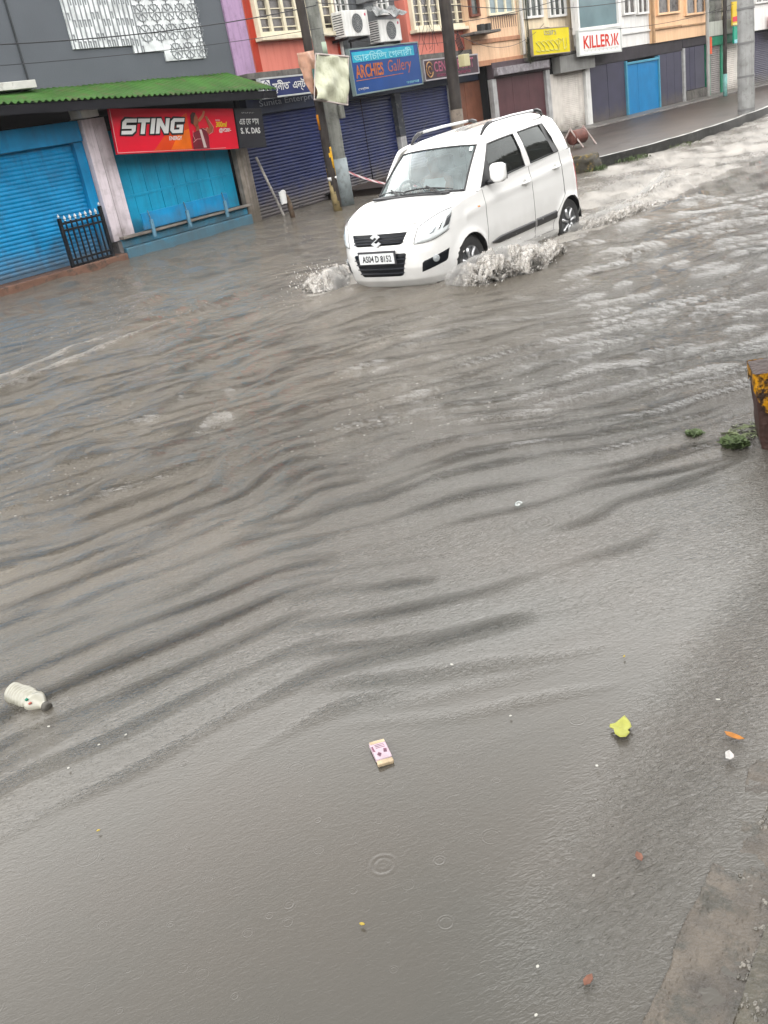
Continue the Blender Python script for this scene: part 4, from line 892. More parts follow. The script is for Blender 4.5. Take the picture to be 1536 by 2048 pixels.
for (a, b, sag, r_), l_ in zip(wires, lw):
    a, b = Vector(a), Vector(b); mb = MB(); mb.tube([a.lerp(b, k / 24) - Vector((0, 0, sag * 4 * (k / 24) * (1 - k / 24))) for k in range(25)], r_, 5)
    tag(mb.build('overhead_cable', mat('cable_black', (.03, .03, .035), .5)), l_, 'cable', 'overhead cables')
t = thing('cable_tangle', 'tangle of thin loose wires hanging beside the black pole over the red wall', 'cables', (21.5, 12.9, 2.9))
for k in range(9):
    mb = MB(); x0 = random.uniform(-.9, .2); x1 = x0 + random.uniform(-.6, .5)
    mb.tube([(x0 + (x1 - x0) * u / 10 + .12 * math.sin(u * .9 + k), -.0 + .05 * k / 9, 1.6 - 1.6 * u / 10 * random.uniform(.9, 1.05) + .1 * math.sin(u + k)) for u in range(11)], .005, 4)
    mb.build('loose_wire', mat('cable_black', (.03, .03, .035)), t)
t = thing('cable_tangle', 'dark plant-like tangle of wires between the peach and cream buildings', 'cables', rpt(1.95, .35, 2.6))
mb = MB()
for k in range(40):
    a = random.uniform(0, 6.28); mb.tube([(random.gauss(0, .07), random.gauss(0, .05), random.uniform(-.2, .6)) for _ in range(4)], .006, 4)
for k in range(5): mb.tube([(.05 * k - .1, 0, .4), (.05 * k - .15 + .1 * math.sin(k), 0, 1.5), (.05 * k, 0, 3)], .010, 4)
mb.build('wire_bundle', mat('mossy_wire', (.05, .055, .035), .8), t)

# ---------------------------------------------------------------- the car
CARROT = R(177.03)
ALB = 1.0
car = thing('car', 'white hatchback with roof rails ploughing through the flood, its far front door ajar', 'car', (CARX, CARY, -.17), CARROT)
paint = mat('white_car_paint', (.67, .67, .66), .18, .02, 1.2, coat=.9, stain=.30, bump=.0, spec=.5)
blackp = mat('black_plastic', (.015, .015, .017), .38, .2, 10)
rubber = mat('tyre_rubber', (.018, .018, .018), .75, .2, 10, bump=.3)
chrome = mat('chrome', (.70, .71, .72), .12, .05, 5, metal=1.0)
silver = mat('silver_trim', (.50, .51, .52), .28, .08, 5, metal=.8)
seam = mat('seam_grey', (.10, .10, .10), .8)  # even grey for the panel gap lines
def interp(x, tab):
    xs_ = [t[0] for t in tab]; ys_ = [t[1] for t in tab]; return float(np.interp(x, xs_, ys_))
def wz(z): return interp(z, [(.14, .66), (.20, .69), (.28, .712), (.40, .728), (.60, .737), (.80, .736), (.93, .725), (1.05, .705), (1.2, .69)])
def nosex(z): return interp(z, [(.14, 1.60), (.19, 1.70), (.27, 1.765), (.40, 1.80), (.55, 1.805), (.63, 1.79), (.72, 1.775), (.80, 1.745), (.86, 1.70), (1.0, 1.60)])
def tailx(z): return interp(z, [(.14, -1.62), (.22, -1.70), (.40, -1.76), (.62, -1.755), (.80, -1.74), (1.0, -1.725), (1.2, -1.70)])
def ztop(x): return interp(x, [(-1.76, 1.19), (-1.25, 1.165), (-.36, 1.11), (.40, 1.055), (.72, 1.015), (1.0, .985), (1.30, .945), (1.55, .885), (1.72, .825), (1.81, .79)])
XF, XR = 1.10, -1.38
def S(a, z):
    """lower body skin: a 0..1 nose centre to front corner, 1..2 along the side, 2..3 rear corner to tail centre"""
    w = wz(z)
    if a <= 1:
        t = a * math.pi / 2; n = 2 / 2.9; return Vector((XF + (nosex(z) - XF) * math.cos(t) ** n if t < 1.5707 else XF, w * math.sin(t) ** n, z))
    if a <= 2: return Vector((XF + (XR - XF) * (a - 1), w, z))
    t = (3 - a) * math.pi / 2; n = 2 / 4.2; return Vector((XR + (tailx(z) - XR) * max(math.cos(t), 0) ** n, w * math.sin(t) ** n, z))
def a_y(y, z=.6): return math.asin(min(1, abs(y) / wz(z)) ** 1.45) * 2 / math.pi
def a_x(x):
    if x > XF: return math.acos(min(1, (x - XF) / (nosex(.8) - XF)) ** 1.45) * 2 / math.pi
    return 1 + (x - XF) / (XR - XF)
WHEELS = [(1.03, .295), (-1.33, .295)]; AR = .325
def body_pt(a, v):
    p0 = S(a, .6); zt = ztop(p0.x); z = .155 + (zt - .155) * v
    p = S(a, z)
    if 1 <= a <= 2 or a > 2 or a < 1:
        for wx, wz_ in WHEELS:
            d = math.hypot(p.x - wx, p.z - wz_); 
            if p.y > .5: p.y += .022 * math.exp(-((d - AR) / .05) ** 2) * (1 if p.z > .2 else .5)
    # character crease along the doors
    if 1 < a < 2.2: p.y += .010 * math.exp(-((p.z - (ztop(p.x) - .16)) / .05) ** 2) - .012 * math.exp(-((p.z - .36) / .07) ** 2)
    return p
asamp = list(np.linspace(0, 1, 41)) + list(np.linspace(1, 2, 125))[1:] + list(np.linspace(2, 3, 37))[1:]
NV = 52
def half_shell(side, xr=None):
    """returns vertex dict and faces of one side of the lower body with wheel arches cut, optionally only faces centred inside xr=(x0,x1,zmin)"""
    P = {}; kill = set()
    for i, a in enumerate(asamp):
        for j in range(NV + 1):
            p = body_pt(a, j / NV)
            if p.y > .45:
                for wx, wz_ in WHEELS:
                    d = math.hypot(p.x - wx, p.z - wz_)
                    if d < AR - .011: kill.add((i, j))
                    elif d < AR + .011:
                        k = AR / d; p.x = wx + (p.x - wx) * k; p.z = wz_ + (p.z - wz_) * k
            P[i, j] = Vector((p.x, p.y * side, p.z))
    return P, kill
def shell_faces(P, kill, sel, mb):
    idx = {}
    def g(k):
        if k not in idx: idx[k] = len(mb.v); mb.v.append(tuple(P[k]))
        return idx[k]
    for i in range(len(asamp) - 1):
        for j in range(NV):
            q = [(i, j), (i + 1, j), (i + 1, j + 1), (i, j + 1)]
            if any(k in kill for k in q): 
                live = [k for k in q if k not in kill]
                if len(live) == 3: mb.f.append(tuple(g(k) for k in live)) if sel(sum((P[k] for k in live), Vector()) / 3) else None
                continue
            c = sum((P[k] for k in q), Vector()) / 4
            if sel(c): mb.f.append(tuple(g(k) for k in q))
def in_fd(c): return -.43 < c.x < .66 and c.z > .27 and not (math.hypot(c.x - 1.03, c.z - .295) < .40)
def in_rd(c): return -1.22 < c.x < -.43 and c.z > .27 and not (math.hypot(c.x + 1.33, c.z - .295) < .40)
body_mb = MB(); doors = {}
for side in (1, -1):
    P, kill = half_shell(side)
    shell_faces(P, kill, lambda c: not (in_fd(c) or in_rd(c)), body_mb)
    for nm, fn_ in (('f', in_fd), ('r', in_rd)):
        mb = MB(); shell_faces(P, kill, fn_, mb); doors[nm, side] = mb
# hood
def cowl(t): # t 0 centre .. 1 side
    y = .675 * t; return Vector((1.07 - .33 * t ** 3.2, y, 1.055 - .035 * t * t))
for side in (1, -1):
    def hood(u, v):
        a = u * a_x(.74) if False else u * 1.13
        p0 = S(a, .6); zt = ztop(p0.x); P0 = S(a, zt); C0 = cowl(min(1, u))
        p = P0.lerp(C0, v); bulge = .055 * math.sin(math.pi * min(1, v * .92 + .0)) * (1 - u ** 6) * (1 - .15 * v)
        cr_ = .012 * math.exp(-((u - .72) / .05) ** 2) * math.sin(math.pi * v)
        p.z += bulge + cr_ + .018 * min(1, v * 10) * (1 - u ** 4) * (1 - v); p.x += .012 * (1 - v) * math.sin(math.pi * min(1, v * 8)) * (1 - u ** 6)
        return (p.x, p.y * side, p.z)
    body_mb.grid(hood, 44, 24)
# greenhouse columns: (bottom xyz, top xyz)
COLS = [((1.07, 0, 1.055), (.45, 0, 1.535)), ((1.055, .22, 1.052), (.44, .19, 1.533)), ((1.01, .44, 1.044), (.41, .37, 1.525)), ((.935, .585, 1.03), (.365, .485, 1.512)), ((.90, .622, 1.026), (.345, .515, 1.507)),
        ((.80, .675, 1.018), (.295, .555, 1.500)), ((.735, .700, 1.014), (.255, .572, 1.500)), ((.69, .705, 1.018), (.225, .577, 1.503)),
        ((.30, .708, 1.063), (-.02, .585, 1.520)), ((-.345, .706, 1.109), (-.295, .588, 1.537)), ((-.49, .705, 1.119), (-.405, .588, 1.542)),
        ((-.88, .70, 1.143), (-.74, .583, 1.557)), ((-1.22, .695, 1.163), (-1.03, .572, 1.566)), ((-1.42, .68, 1.172), (-1.27, .557, 1.565)), ((-1.58, .645, 1.18), (-1.44, .525, 1.555)), ((-1.66, .56, 1.185), (-1.535, .455, 1.55)),
        ((-1.70, .35, 1.19), (-1.565, .29, 1.56)), ((-1.71, 0, 1.19), (-1.575, 0, 1.565))]
def gcol(s_):
    i = min(int(s_), len(COLS) - 2); f = s_ - i; (b0, t0), (b1, t1) = COLS[i], COLS[i + 1]
    return Vector(b0).lerp(Vector(b1), f), Vector(t0).lerp(Vector(t1), f)
def gpt(s_, v, off=0.0):
    b, t = gcol(s_); p = b.lerp(t, v); n = Vector((p.x + .35 if p.x > -.35 else (p.x + .35) * .6, p.y * 1.6, 0)); 
    if 5 <= s_ <= 13: n = Vector((0, 1, 0))
    elif s_ < 4.2: n = Vector((1, .25 * s_ / 4, .9))
    n.normalize(); bulge = .020 * math.sin(math.pi * v) if s_ < 5 or s_ > 7 else .014 * math.sin(math.pi * v)
    return p + n * (bulge + off)
VW = [0, .045, .2, .35, .5, .65, .8, .93, 1.0]
def is_win(s_, v):
    if not (.045 < v < .93): return None
    if s_ < 4.0: return 'windscreen'
    if 7.0 < s_ < 9.0: return 'front'
    if 10.0 < s_ < 12.0: return 'rear'
    if s_ > 15.3: return 'tail'
    return None
SS = [k / 4 for k in range(0, 4 * (len(COLS) - 1) + 1)]
for side in (1, -1):
    idx = {}
    def g(i, j):
        if (i, j) not in idx:
            p = gpt(SS[i], VW[j]); idx[i, j] = len(body_mb.v); body_mb.v.append((p.x, p.y * side, p.z))
        return idx[i, j]
    for i in range(len(SS) - 1):
        for j in range(len(VW) - 1):
            if is_win((SS[i] + SS[i + 1]) / 2, (VW[j] + VW[j + 1]) / 2): continue
            body_mb.f.append((g(i, j), g(i + 1, j), g(i + 1, j + 1), g(i, j + 1)))
    # roof: from the edge loop in to the centre line
    def roof(u, v):
        s_ = u * (len(COLS) - 1); p = gpt(s_, 1.0); c = Vector((min(.25, max(-1.35, p.x)), 0, 0)); q = p.lerp(Vector((c.x, 0, p.z)), v)
        z = p.z + .105 * (1 - (1 - v) ** 3.2) + .010 * math.sin(math.pi * v); fr_ = min(1, max(0, (q.x - .05) / .4)); z -= .045 * fr_ * v
        return (q.x, q.y * side, z)
    body_mb.grid(roof, len(SS) - 1, 14)
bo = body_mb.build('body', paint, car, smooth=True)
w_ = bo.modifiers.new('w', 'WELD'); w_.merge_threshold = .0025
# underside, wheel wells and cabin shell in black
mb = MB(); mb.box(-1.62, 1.55, -.64, .64, .16, .2); mb.box(-.98, .68, -.69, .69, .2, .32)
mb.build('underbody', blackp, car)
for wx, wz_ in WHEELS:
    for sd_ in (1, -1):
        mb = MB(); n = 18; pr_ = [(wx + (AR + .01) * math.cos(math.pi * k / n), wz_ + (AR + .01) * math.sin(math.pi * k / n)) for k in range(n + 1)]
        for k in range(n):
            (xa, za), (xb, zb) = pr_[k], pr_[k + 1]; mb._add([(xa, .42 * sd_, za), (xb, .42 * sd_, zb), (xb, .725 * sd_, zb), (xa, .725 * sd_, za)], [(0, 1, 2, 3)])
        mb._add([(x_, .42 * sd_, z_) for x_, z_ in pr_] , [tuple(range(n + 1))])
        mb._add([(wx - AR, .42 * sd_, wz_), (wx + AR, .42 * sd_, wz_), (wx + AR, .42 * sd_, .1), (wx - AR, .42 * sd_, .1)], [(0, 1, 2, 3)])
        mb.build('wheel_well', mat('well_black', (.008, .008, .008), .9), car)
# wheels
def wheel(wx, sd_):
    y = .635 * sd_; o_ = sd_
    mb = MB(); R0 = .29
    mb.lathe([(.185, y - .075 * o_), (.25, y - .085 * o_), (.28, y - .075 * o_), (R0, y - .05 * o_), (R0, y + .05 * o_), (.28, y + .075 * o_), (.25, y + .082 * o_), (.188, y + .07 * o_)], (wx, 0, .292), 'Y', 40)
    ty = mb.build('wheel', rubber, car, smooth=True)
    mb = MB(); mb.lathe([(.0, y + .05 * o_), (.05, y + .062 * o_), (.055, y + .05 * o_), (.17, y + .045 * o_), (.188, y + .072 * o_), (.192, y + .066 * o_), (.18, y - .05 * o_)], (wx, 0, .292), 'Y', 40)
    rim = mb.build('rim', mat('dark_silver', (.16, .165, .17), .35, .1, 5, metal=.6), ty, smooth=True)
    mb = MB()
    for k in range(7):
        a = k * 2 * math.pi / 7 + .2
        mb.tube([(wx + r_ * math.cos(a + tw), y + (.062 + .012 * (r_ < .1)) * o_, .292 + r_ * math.sin(a + tw)) for r_, tw in ((.04, 0), (.11, .05), (.178, .1))], [.022, .018, .024], 6)
    mb.build('spoke', silver, rim, smooth=True)
for wx, _ in WHEELS:
    for sd_ in (1, -1): wheel(wx, sd_)
# surface patches on the lower body
def patch(c0, c1, c2, c3, off, nu=14, nv=8, side=1, shape=None, round_=None):
    """corners as (a, z): lower-left, lower-right, upper-right, upper-left"""
    mb = MB()
    def f(u, v):
        a = (c0[0] * (1 - u) + c1[0] * u) * (1 - v) + (c3[0] * (1 - u) + c2[0] * u) * v
        z = (c0[1] * (1 - u) + c1[1] * u) * (1 - v) + (c3[1] * (1 - u) + c2[1] * u) * v
        if shape: a, z = shape(u, v, a, z)
        sgn = 1 if a >= 0 else -1; a = abs(a); p = S(a, z); e = .01
        n = (S(min(a + e, 2.99), z) - S(max(a - e, 0), z)).cross(Vector((0, 0, 1))) * 1.0; n.normalize()
        if n.dot(Vector((p.x, p.y * 2, 0))) < 0: n = -n
        edge_ = min(1, 12 * min(u, 1 - u, v, 1 - v)); p = p + n * (off * edge_ - .002 * (1 - edge_))
        return (p.x, p.y * sgn * side, p.z)
    mb.grid(f, nu, nv); return mb
ay = a_y
gl_ = mat('gloss_black_grille', (.005, .006, .008), .30, .1, 5, spec=.2)
gr = patch((-ay(.325), .655), (ay(.325), .655), (ay(.40), .785), (-ay(.40), .785), .008, 30, 8).build('upper_grille', gl_, car, smooth=True)
mb = MB()
for k, z in enumerate((.685, .715, .745)):
    for sg_ in (1, -1):
        mb.tube([S(ay(.36 * q_ / 8), z) + Vector((.012, 0, 0)) if sg_ > 0 else Vector((1, -1, 1)) * S(ay(.36 * q_ / 8), z) + Vector((.012, 0, 0)) for q_ in range(9)] if False else [((lambda p: (p.x + .010, p.y * sg_, p.z))(S(ay(.35 * q_ / 8), z))) for q_ in range(9)], .006, 5)
mb.build('grille_bar', mat('dark_grille_bar', (.018, .020, .026), .35, spec=.25), gr)
lg = patch((-ay(.30), .315), (ay(.30), .315), (ay(.385), .575), (-ay(.385), .575), .006, 30, 10).build('lower_grille', gl_, car, smooth=True)
mb = MB()
for z in (.36, .41, .46, .51):
    for sg_ in (1, -1): mb.tube([((lambda p: (p.x + .008, p.y * sg_, p.z))(S(ay((.30 + (z - .3) * .3) * q_ / 8), z))) for q_ in range(9)], .007, 5)
mb.build('grille_bar', mat('dark_grille_bar', (.018, .020, .026)), lg)
# emblem: a slanted S of two interlocking angular strokes
em = MB(); ex = nosex(.72) + .022
def ez(poly):
    v = [(ex, -y, z) for y, z in poly]; n = len(poly); return em._add(v + [(x + .012, y, z) for x, y, z in v], [tuple(range(n)), tuple(range(2 * n - 1, n - 1, -1))] + [(i, i + n, (i + 1) % n + n, (i + 1) % n) for i in range(n)])
u_ = .070; cz = .722
k_ = [(0, u_ * 1.08), (u_ * .92, u_ * .48), (u_ * .40, u_ * .10), (-.0, u_ * .38), (-u_ * .02, u_ * .36), (u_ * .92, -u_ * .30), (0, -u_ * 1.08), (-u_ * .92, -u_ * .48), (-u_ * .40, -u_ * .10), (0, -u_ * .38), (u_ * .02, -u_ * .36), (-u_ * .92, u_ * .30)]
ez([(0, cz + u_ * 1.1), (u_ * .95, cz + u_ * .52), (u_ * .52, cz + u_ * .24), (0, cz + u_ * .50), (-u_ * .38, cz + u_ * .28), (u_ * .95, cz - u_ * .50), (0, cz - u_ * 1.1), (-u_ * .95, cz - u_ * .52), (-u_ * .52, cz - u_ * .24), (0, cz - u_ * .50), (u_ * .38, cz - u_ * .28), (-u_ * .95, cz + u_ * .50)])
em.build('emblem', mat('emblem_silver', (.62, .64, .66), .25, .05, 5, metal=.2), gr)
# plate
pl_ = MB(); pl_.box(nosex(.5) + .012, nosex(.5) + .03, -.265, .265, .462, .612); pf = pl_.build('number_plate', mat('plate_frame_black', (.03, .03, .035), .4), car, bevel=.006)
pl2 = MB(); pl2.box(nosex(.5) + .0305, nosex(.5) + .034, -.245, .245, .475, .588); pw = pl2.build('plate_face', mat('plate_white', (.62, .64, .64), .4, .1, 10), pf)
lettering('AS04 D 8152', .41, .072, mat('plate_black', (.03, .03, .035), .4), pf, (nosex(.5) + .036, -.20, .495), rot=(R(90), 0, R(90)), bold=.022)
# fog lamp pockets, headlights, indicators, mouldings
lampglass = mat('clear_lamp_glass', (.60, .64, .65), .10, .12, 9, coat=1.0, spec=.9)
for sd_ in (1, -1):
    fp_ = patch((ay(.50), .335), (ay(.70), .415), (ay(.712), .545), (ay(.52), .455), .006, 12, 8, sd_).build('fog_lamp_recess', gl_, car, smooth=True)
    p = S(ay(.635), .465); n = Vector((.75, .55 * sd_, 0)).normalized()
    mb = MB(); c = Vector((p.x, p.y * sd_, p.z)) + n * .006; a1 = n.cross(Vector((0, 0, 1))); a2 = Vector((0, 0, 1))
    rings_ = []
    for rr_, dd_ in ((.040, .0), (.036, .012), (.026, .010), (.015, .014), (.001, .016)):
        rings_.append([c + n * dd_ + (a1 * math.cos(w * .2618) + a2 * math.sin(w * .2618)) * rr_ for w in range(24)])
    k0 = len(mb.v); mb.v += [tuple(q_) for r_ in rings_ for q_ in r_]
    for i in range(4):
        for w in range(24): mb.f.append((k0 + i * 24 + w, k0 + i * 24 + (w + 1) % 24, k0 + (i + 1) * 24 + (w + 1) % 24, k0 + (i + 1) * 24 + w))
    mb.build('fog_lamp', mat('fog_glass', (.22, .24, .25), .08, .1, 5, spec=1.0, coat=1.0), fp_, smooth=True)
    ax1, ax2 = a_x(1.33), a_x(1.40)
    def hs(u, v, a, z):
        z += .030 * math.sin(math.pi * u) * (v - .0) - .028 * math.sin(math.pi * u) * (1 - v); return a, z
    hl = patch((ay(.455), .648), (ax2 + .02, .735), (ax1 + .015, .935), (ay(.50), .812), .014, 22, 12, sd_, hs).build('headlight', lampglass, car, smooth=True)
    patch((ax2 - .10, .735), (ax2 + .005, .765), (ax1, .915), (ax1 - .10, .875), .018, 8, 6, sd_).build('dark_lens', mat('smoked_lens', (.05, .055, .06), .12, .3, 12, coat=1), hl, smooth=True)
    patch((ax2 - .17, .735), (ax2 - .125, .745), (ax1 - .13, .86), (ax1 - .18, .85), .019, 5, 6, sd_).build('reflector', chrome, hl, smooth=True)
    patch((ax2 - .28, .71), (ax2 - .20, .73), (ax1 - .22, .80), (ax1 - .29, .79), .0185, 5, 6, sd_).build('reflector', mat('grey_reflector', (.33, .36, .38), .2, .3, 15, metal=.3), hl, smooth=True)
    mb = MB()
    for pts in ([(ay(.455), .648, ax2 + .02, .735)],):
        q0, z0, q1, z1 = pts[0]; L1 = []
        for k in range(15):
            u = k / 14; a = q0 + (q1 - q0) * u; z = z0 + (z1 - z0) * u - .028 * math.sin(math.pi * u); p = S(a, z); L1.append((p.x + .004, (p.y + .003) * sd_, p.z - .002))
        mb.tube(L1, .0035, 4)
    L2 = []
    for k in range(15):
        u = k / 14; a = ay(.47) * (1 - u) + ax1 * u * 1.0; a = ay(.50) + (ax1 - ay(.50)) * u; z = .816 + (.94 - .816) * u + .03 * math.sin(math.pi * u); p = S(a, z); L2.append((p.x + .003, (p.y + .003) * sd_, p.z))
    mb.tube(L2, .0035, 4)
    mb.tube([((lambda p: (p.x + .004, p.y * sd_, p.z))(S(ay(.455 + .045 * k / 5), .648 + .168 * k / 5))) for k in range(6)], .0035, 4)
    mb.build('lamp_seam', seam, hl)
    p = S(a_x(.80), .86); mb = MB(); mb.box(p.x - .03, p.x + .03, (p.y) * sd_ - .012, p.y * sd_ + .012, .845, .875)
    mb.build('side_indicator', mat('amber_lens', (.65, .22, .06), .2, .1, 5, coat=1), car, bevel=.010)
    # black rubbing strips (front and rear door)
    for nm, x0, x1 in (('f', .60, -.405), ('r', -.455, -.97)):
        mb = MB()
        def st(u, v):
            x = x0 + (x1 - x0) * u; taper = 1 if nm == 'r' else min(1, .18 + u * 4.5); zc = .405 + .035 * (.6 - x) / 1.55; z = zc + (.050 * (v - .5)) * 2 * taper * (.85 if nm == 'f' else 1) + .012
            p = body_pt(a_x(x), (z - .155) / (ztop(x) - .155)); b_ = .016 * min(1, 6 * min(v, 1 - v)); return (x, (p.y + b_) * sd_, z)
        mb.grid(st, 20, 6); doors[nm, sd_, 'strip'] = mb
# doors with handles, seams
door_objs = {}
for sd_ in (1, -1):
    for nm, name in (('f', 'front_door'), ('r', 'rear_door')):
        d = doors[nm, sd_].build(name, paint, car, smooth=True); door_objs[nm, sd_] = d
        doors[nm, sd_, 'strip'].build('rubbing_strip', mat('strip_black', (.022, .022, .024), .45, .2, 8), d, smooth=True)
        hx, hz = ((-.27, .945) if nm == 'f' else (-1.06, 1.005)); p = body_pt(a_x(hx), (hz - .155) / (ztop(hx) - .155))
        mb = MB(); mb.tube([(hx + .085, (p.y + .006) * sd_, hz - .004), (hx + .06, (p.y + .028) * sd_, hz), (hx, (p.y + .034) * sd_, hz + .003), (hx - .06, (p.y + .028) * sd_, hz + .006), (hx - .085, (p.y + .006) * sd_, hz + .006)], [.010, .015, .016, .015, .010], 8)
        hd_ = mb.build('door_handle', paint, d, smooth=True)
        mb = MB(); mb.lathe([(0, p.y * sd_ + .001 * sd_), (.036, p.y * sd_ + .001 * sd_), (.05, p.y * sd_ - .004 * sd_)], (hx, 0, hz - .005), 'Y', 20); mb.build('handle_recess', mat('recess_grey', (.42, .42, .41), .35), hd_, smooth=True)
    def sl_(x, z, o=.0015):
        p = body_pt(a_x(x), (z - .155) / (ztop(x) - .155)); return (x, (p.y + o) * sd_, z)
    mb = MB()
    mb.tube([sl_(.66 + .02 * (z < .5), z) for z in np.linspace(.42, 1.02, 12)], .0024, 4)
    mb.tube([sl_(-.43, z) for z in np.linspace(.28, 1.11, 14)], .0024, 4)
    mb.tube([sl_(-1.22, z) for z in np.linspace(.66, 1.16, 8)] , .0045, 4)
    mb.tube([sl_(-1.22 + (.32 * math.sin(k * .157)), .66 - .38 * k / 10) for k in range(0, 11)], .0024, 4)
    mb.tube([sl_(x, .272) for x in np.linspace(.52, -.92, 16)], .0024, 4)
    mb.build('panel_gap', seam, car)
    mb = MB()  # hood shut line, bumper line
    def hoodp(u, v):
        a = u * 1.13; p0 = S(a, .6); P0 = S(a, ztop(p0.x)); return P0.lerp(cowl(u), v)
    mb.tube([((lambda p: (p.x + .003, p.y * sd_, p.z + .0065))(S(u * ay(.50), ztop(nosex(.8)) + .012 + .022 * u))) for u in np.linspace(0, 1, 8)], .003, 4)
    mb.tube([((lambda p: (p.x - .02, (p.y - .012) * sd_, p.z + .010))(S(a, ztop(S(a, .6).x)))) for a in np.linspace(a_x(1.36), a_x(.80), 10)], .0035, 4)
    mb.build('hood_gap', seam, car)
# right hand front door ajar: swing it and give it a window frame
d = door_objs['f', -1]
mb = MB(); fr_pts = [gpt(7.0 + .15 + k * 1.85 / 12, .99) for k in range(13)]
mb.tube([(p.x, -p.y - .004, p.z) for p in ([gpt(7.05, v) for v in (0, .3, .6, .9)] + fr_pts + [gpt(9.0, v) for v in (.9, .6, .3, 0)])], .026, 6)
mb.build('window_frame', paint, d, smooth=True)
d.location = (0, 0, 0)
hinge = Vector((.66, -.70, 0)); ang = R(-17)
Mh = Matrix.Translation(hinge) @ Matrix.Rotation(-ang, 4, 'Z') @ Matrix.Translation(-hinge); d.matrix_basis = Mh
# glass
tint = glassmat('tinted_window_glass', (.13, .15, .15), -.02, .015, (.35, .4, .38)); wsg = glassmat('windscreen_glass', (.80, .88, .88), .07, .16, (.40, .50, .52), .03)
def glazing(s0, s1, name, m, side, par, grow=.12, off=-.010):
    mb = MB()
    def f(u, v):
        s_ = s0 - grow + (s1 - s0 + 2 * grow) * u; s_ = max(0, min(len(COLS) - 1, s_)); p = gpt(s_, .02 + .94 * v, off); return (p.x, p.y * side, p.z)
    mb.grid(f, 16, 10); return mb.build(name, m, par, smooth=True)
mb = MB()
def wsf(u, v):
    s_ = abs(u * 2 - 1) * 4.12; sg_ = 1 if u > .5 else -1; p = gpt(s_, .02 + .94 * v, -.008); return (p.x, p.y * sg_, p.z)
mb.grid(wsf, 34, 12); wso = mb.build('windscreen', wsg, car, smooth=True)
mb = MB()   # black ceramic edge of the windscreen
for sg_ in (1, -1):
    mb.tube([(lambda p: (p.x, p.y * sg_, p.z))(gpt(4.03, v, -.002)) for v in np.linspace(.04, .94, 10)], .011, 6)
    mb.tube([(lambda p: (p.x, p.y * sg_, p.z))(gpt(s_, .05, .002)) for s_ in np.linspace(0, 4, 12)], .014, 6)
    mb.tube([(lambda p: (p.x, p.y * sg_, p.z))(gpt(s_, .93, -.002)) for s_ in np.linspace(0, 4, 12)], .008, 6)
mb.build('windscreen_seal', blackp, wso)
mb = MB(); mb._add([(lambda p: (p.x + .004, p.y, p.z + .004))(gpt(s_, v, .0)) for s_, v in ((2.9, .80), (3.5, .80), (3.45, .89), (2.85, .89))], [(0, 1, 2, 3)])
mb.build('sticker', mat('pale_sticker', (.55, .66, .64), .5), wso)
for sd_ in (1, -1):
    fw = glazing(7, 9, 'front_window', tint, sd_, door_objs['f', sd_]); rw = glazing(10, 12, 'rear_window', tint, sd_, door_objs['r', sd_])
    for o_, s0, s1 in ((fw, 7, 9), (rw, 10, 12)):
        mb = MB(); loop = [(s0, .05), ((s0 + s1) / 2, .05), (s1, .05), (s1, .5), (s1, .92), ((s0 + s1) / 2, .925), (s0, .92), (s0, .5)]
        mb.tube([(lambda p: (p.x, p.y * sd_, p.z))(gpt(a, b, .0)) for a, b in loop], .010, 5, closed=True); 
        mb.build('window_seal', blackp, o_)
    mb = MB()   # black quarter panel by the mirror
    mb._add([(lambda p: (p.x, p.y * sd_, p.z))(gpt(a, b, .006)) for a, b in ((7.0, .05), (7.55, .05), (7.42, .34), (7.0, .62), (7.0, .34))], [(0, 1, 2, 3, 4)]); mb.build('mirror_mount', blackp, fw, solid=.006)
    mb = MB(); mb._add([(lambda p: (p.x, p.y * sd_, p.z))(gpt(a, b, .005)) for a, b in ((11.62, .05), (12.02, .05), (12.02, .93), (11.72, .93))], [(0, 1, 2, 3)]); mb.build('window_divider', blackp, rw, solid=.006)
mb = MB()
def twf(u, v):
    s_ = 17 - abs(u * 2 - 1) * 1.75; sg_ = 1 if u > .5 else -1; p = gpt(s_, .02 + .94 * v, -.006); return (p.x, p.y * sg_, p.z)
mb.grid(twf, 20, 8); mb.build('tailgate_window', tint, car, smooth=True)
# wipers
mb = MB()
for y0, y1 in ((.50, -.10), (-.08, -.58)):
    pts = [gpt(4 * abs(y0 + (y1 - y0) * k / 10) / .66, .055 + .05 * math.sin(math.pi * k / 10 * .9) + .02, .022) for k in range(11)]
    mb.tube([(p.x, (y0 + (y1 - y0) * k / 10), p.z) for k, p in enumerate(pts)], .009, 5)
    b = Vector((1.08, y0 - .04, 1.065)); mb.tube([b, (pts[5].x + .01, (y0 + y1) / 2, pts[5].z + .022)], .011, 5)
mb.tube([(1.075 - .02 * (abs(k - 6) / 6) ** 3, .09 * (k - 6), 1.066) for k in range(13)], .016, 5)
mb.build('wiper', blackp, car)
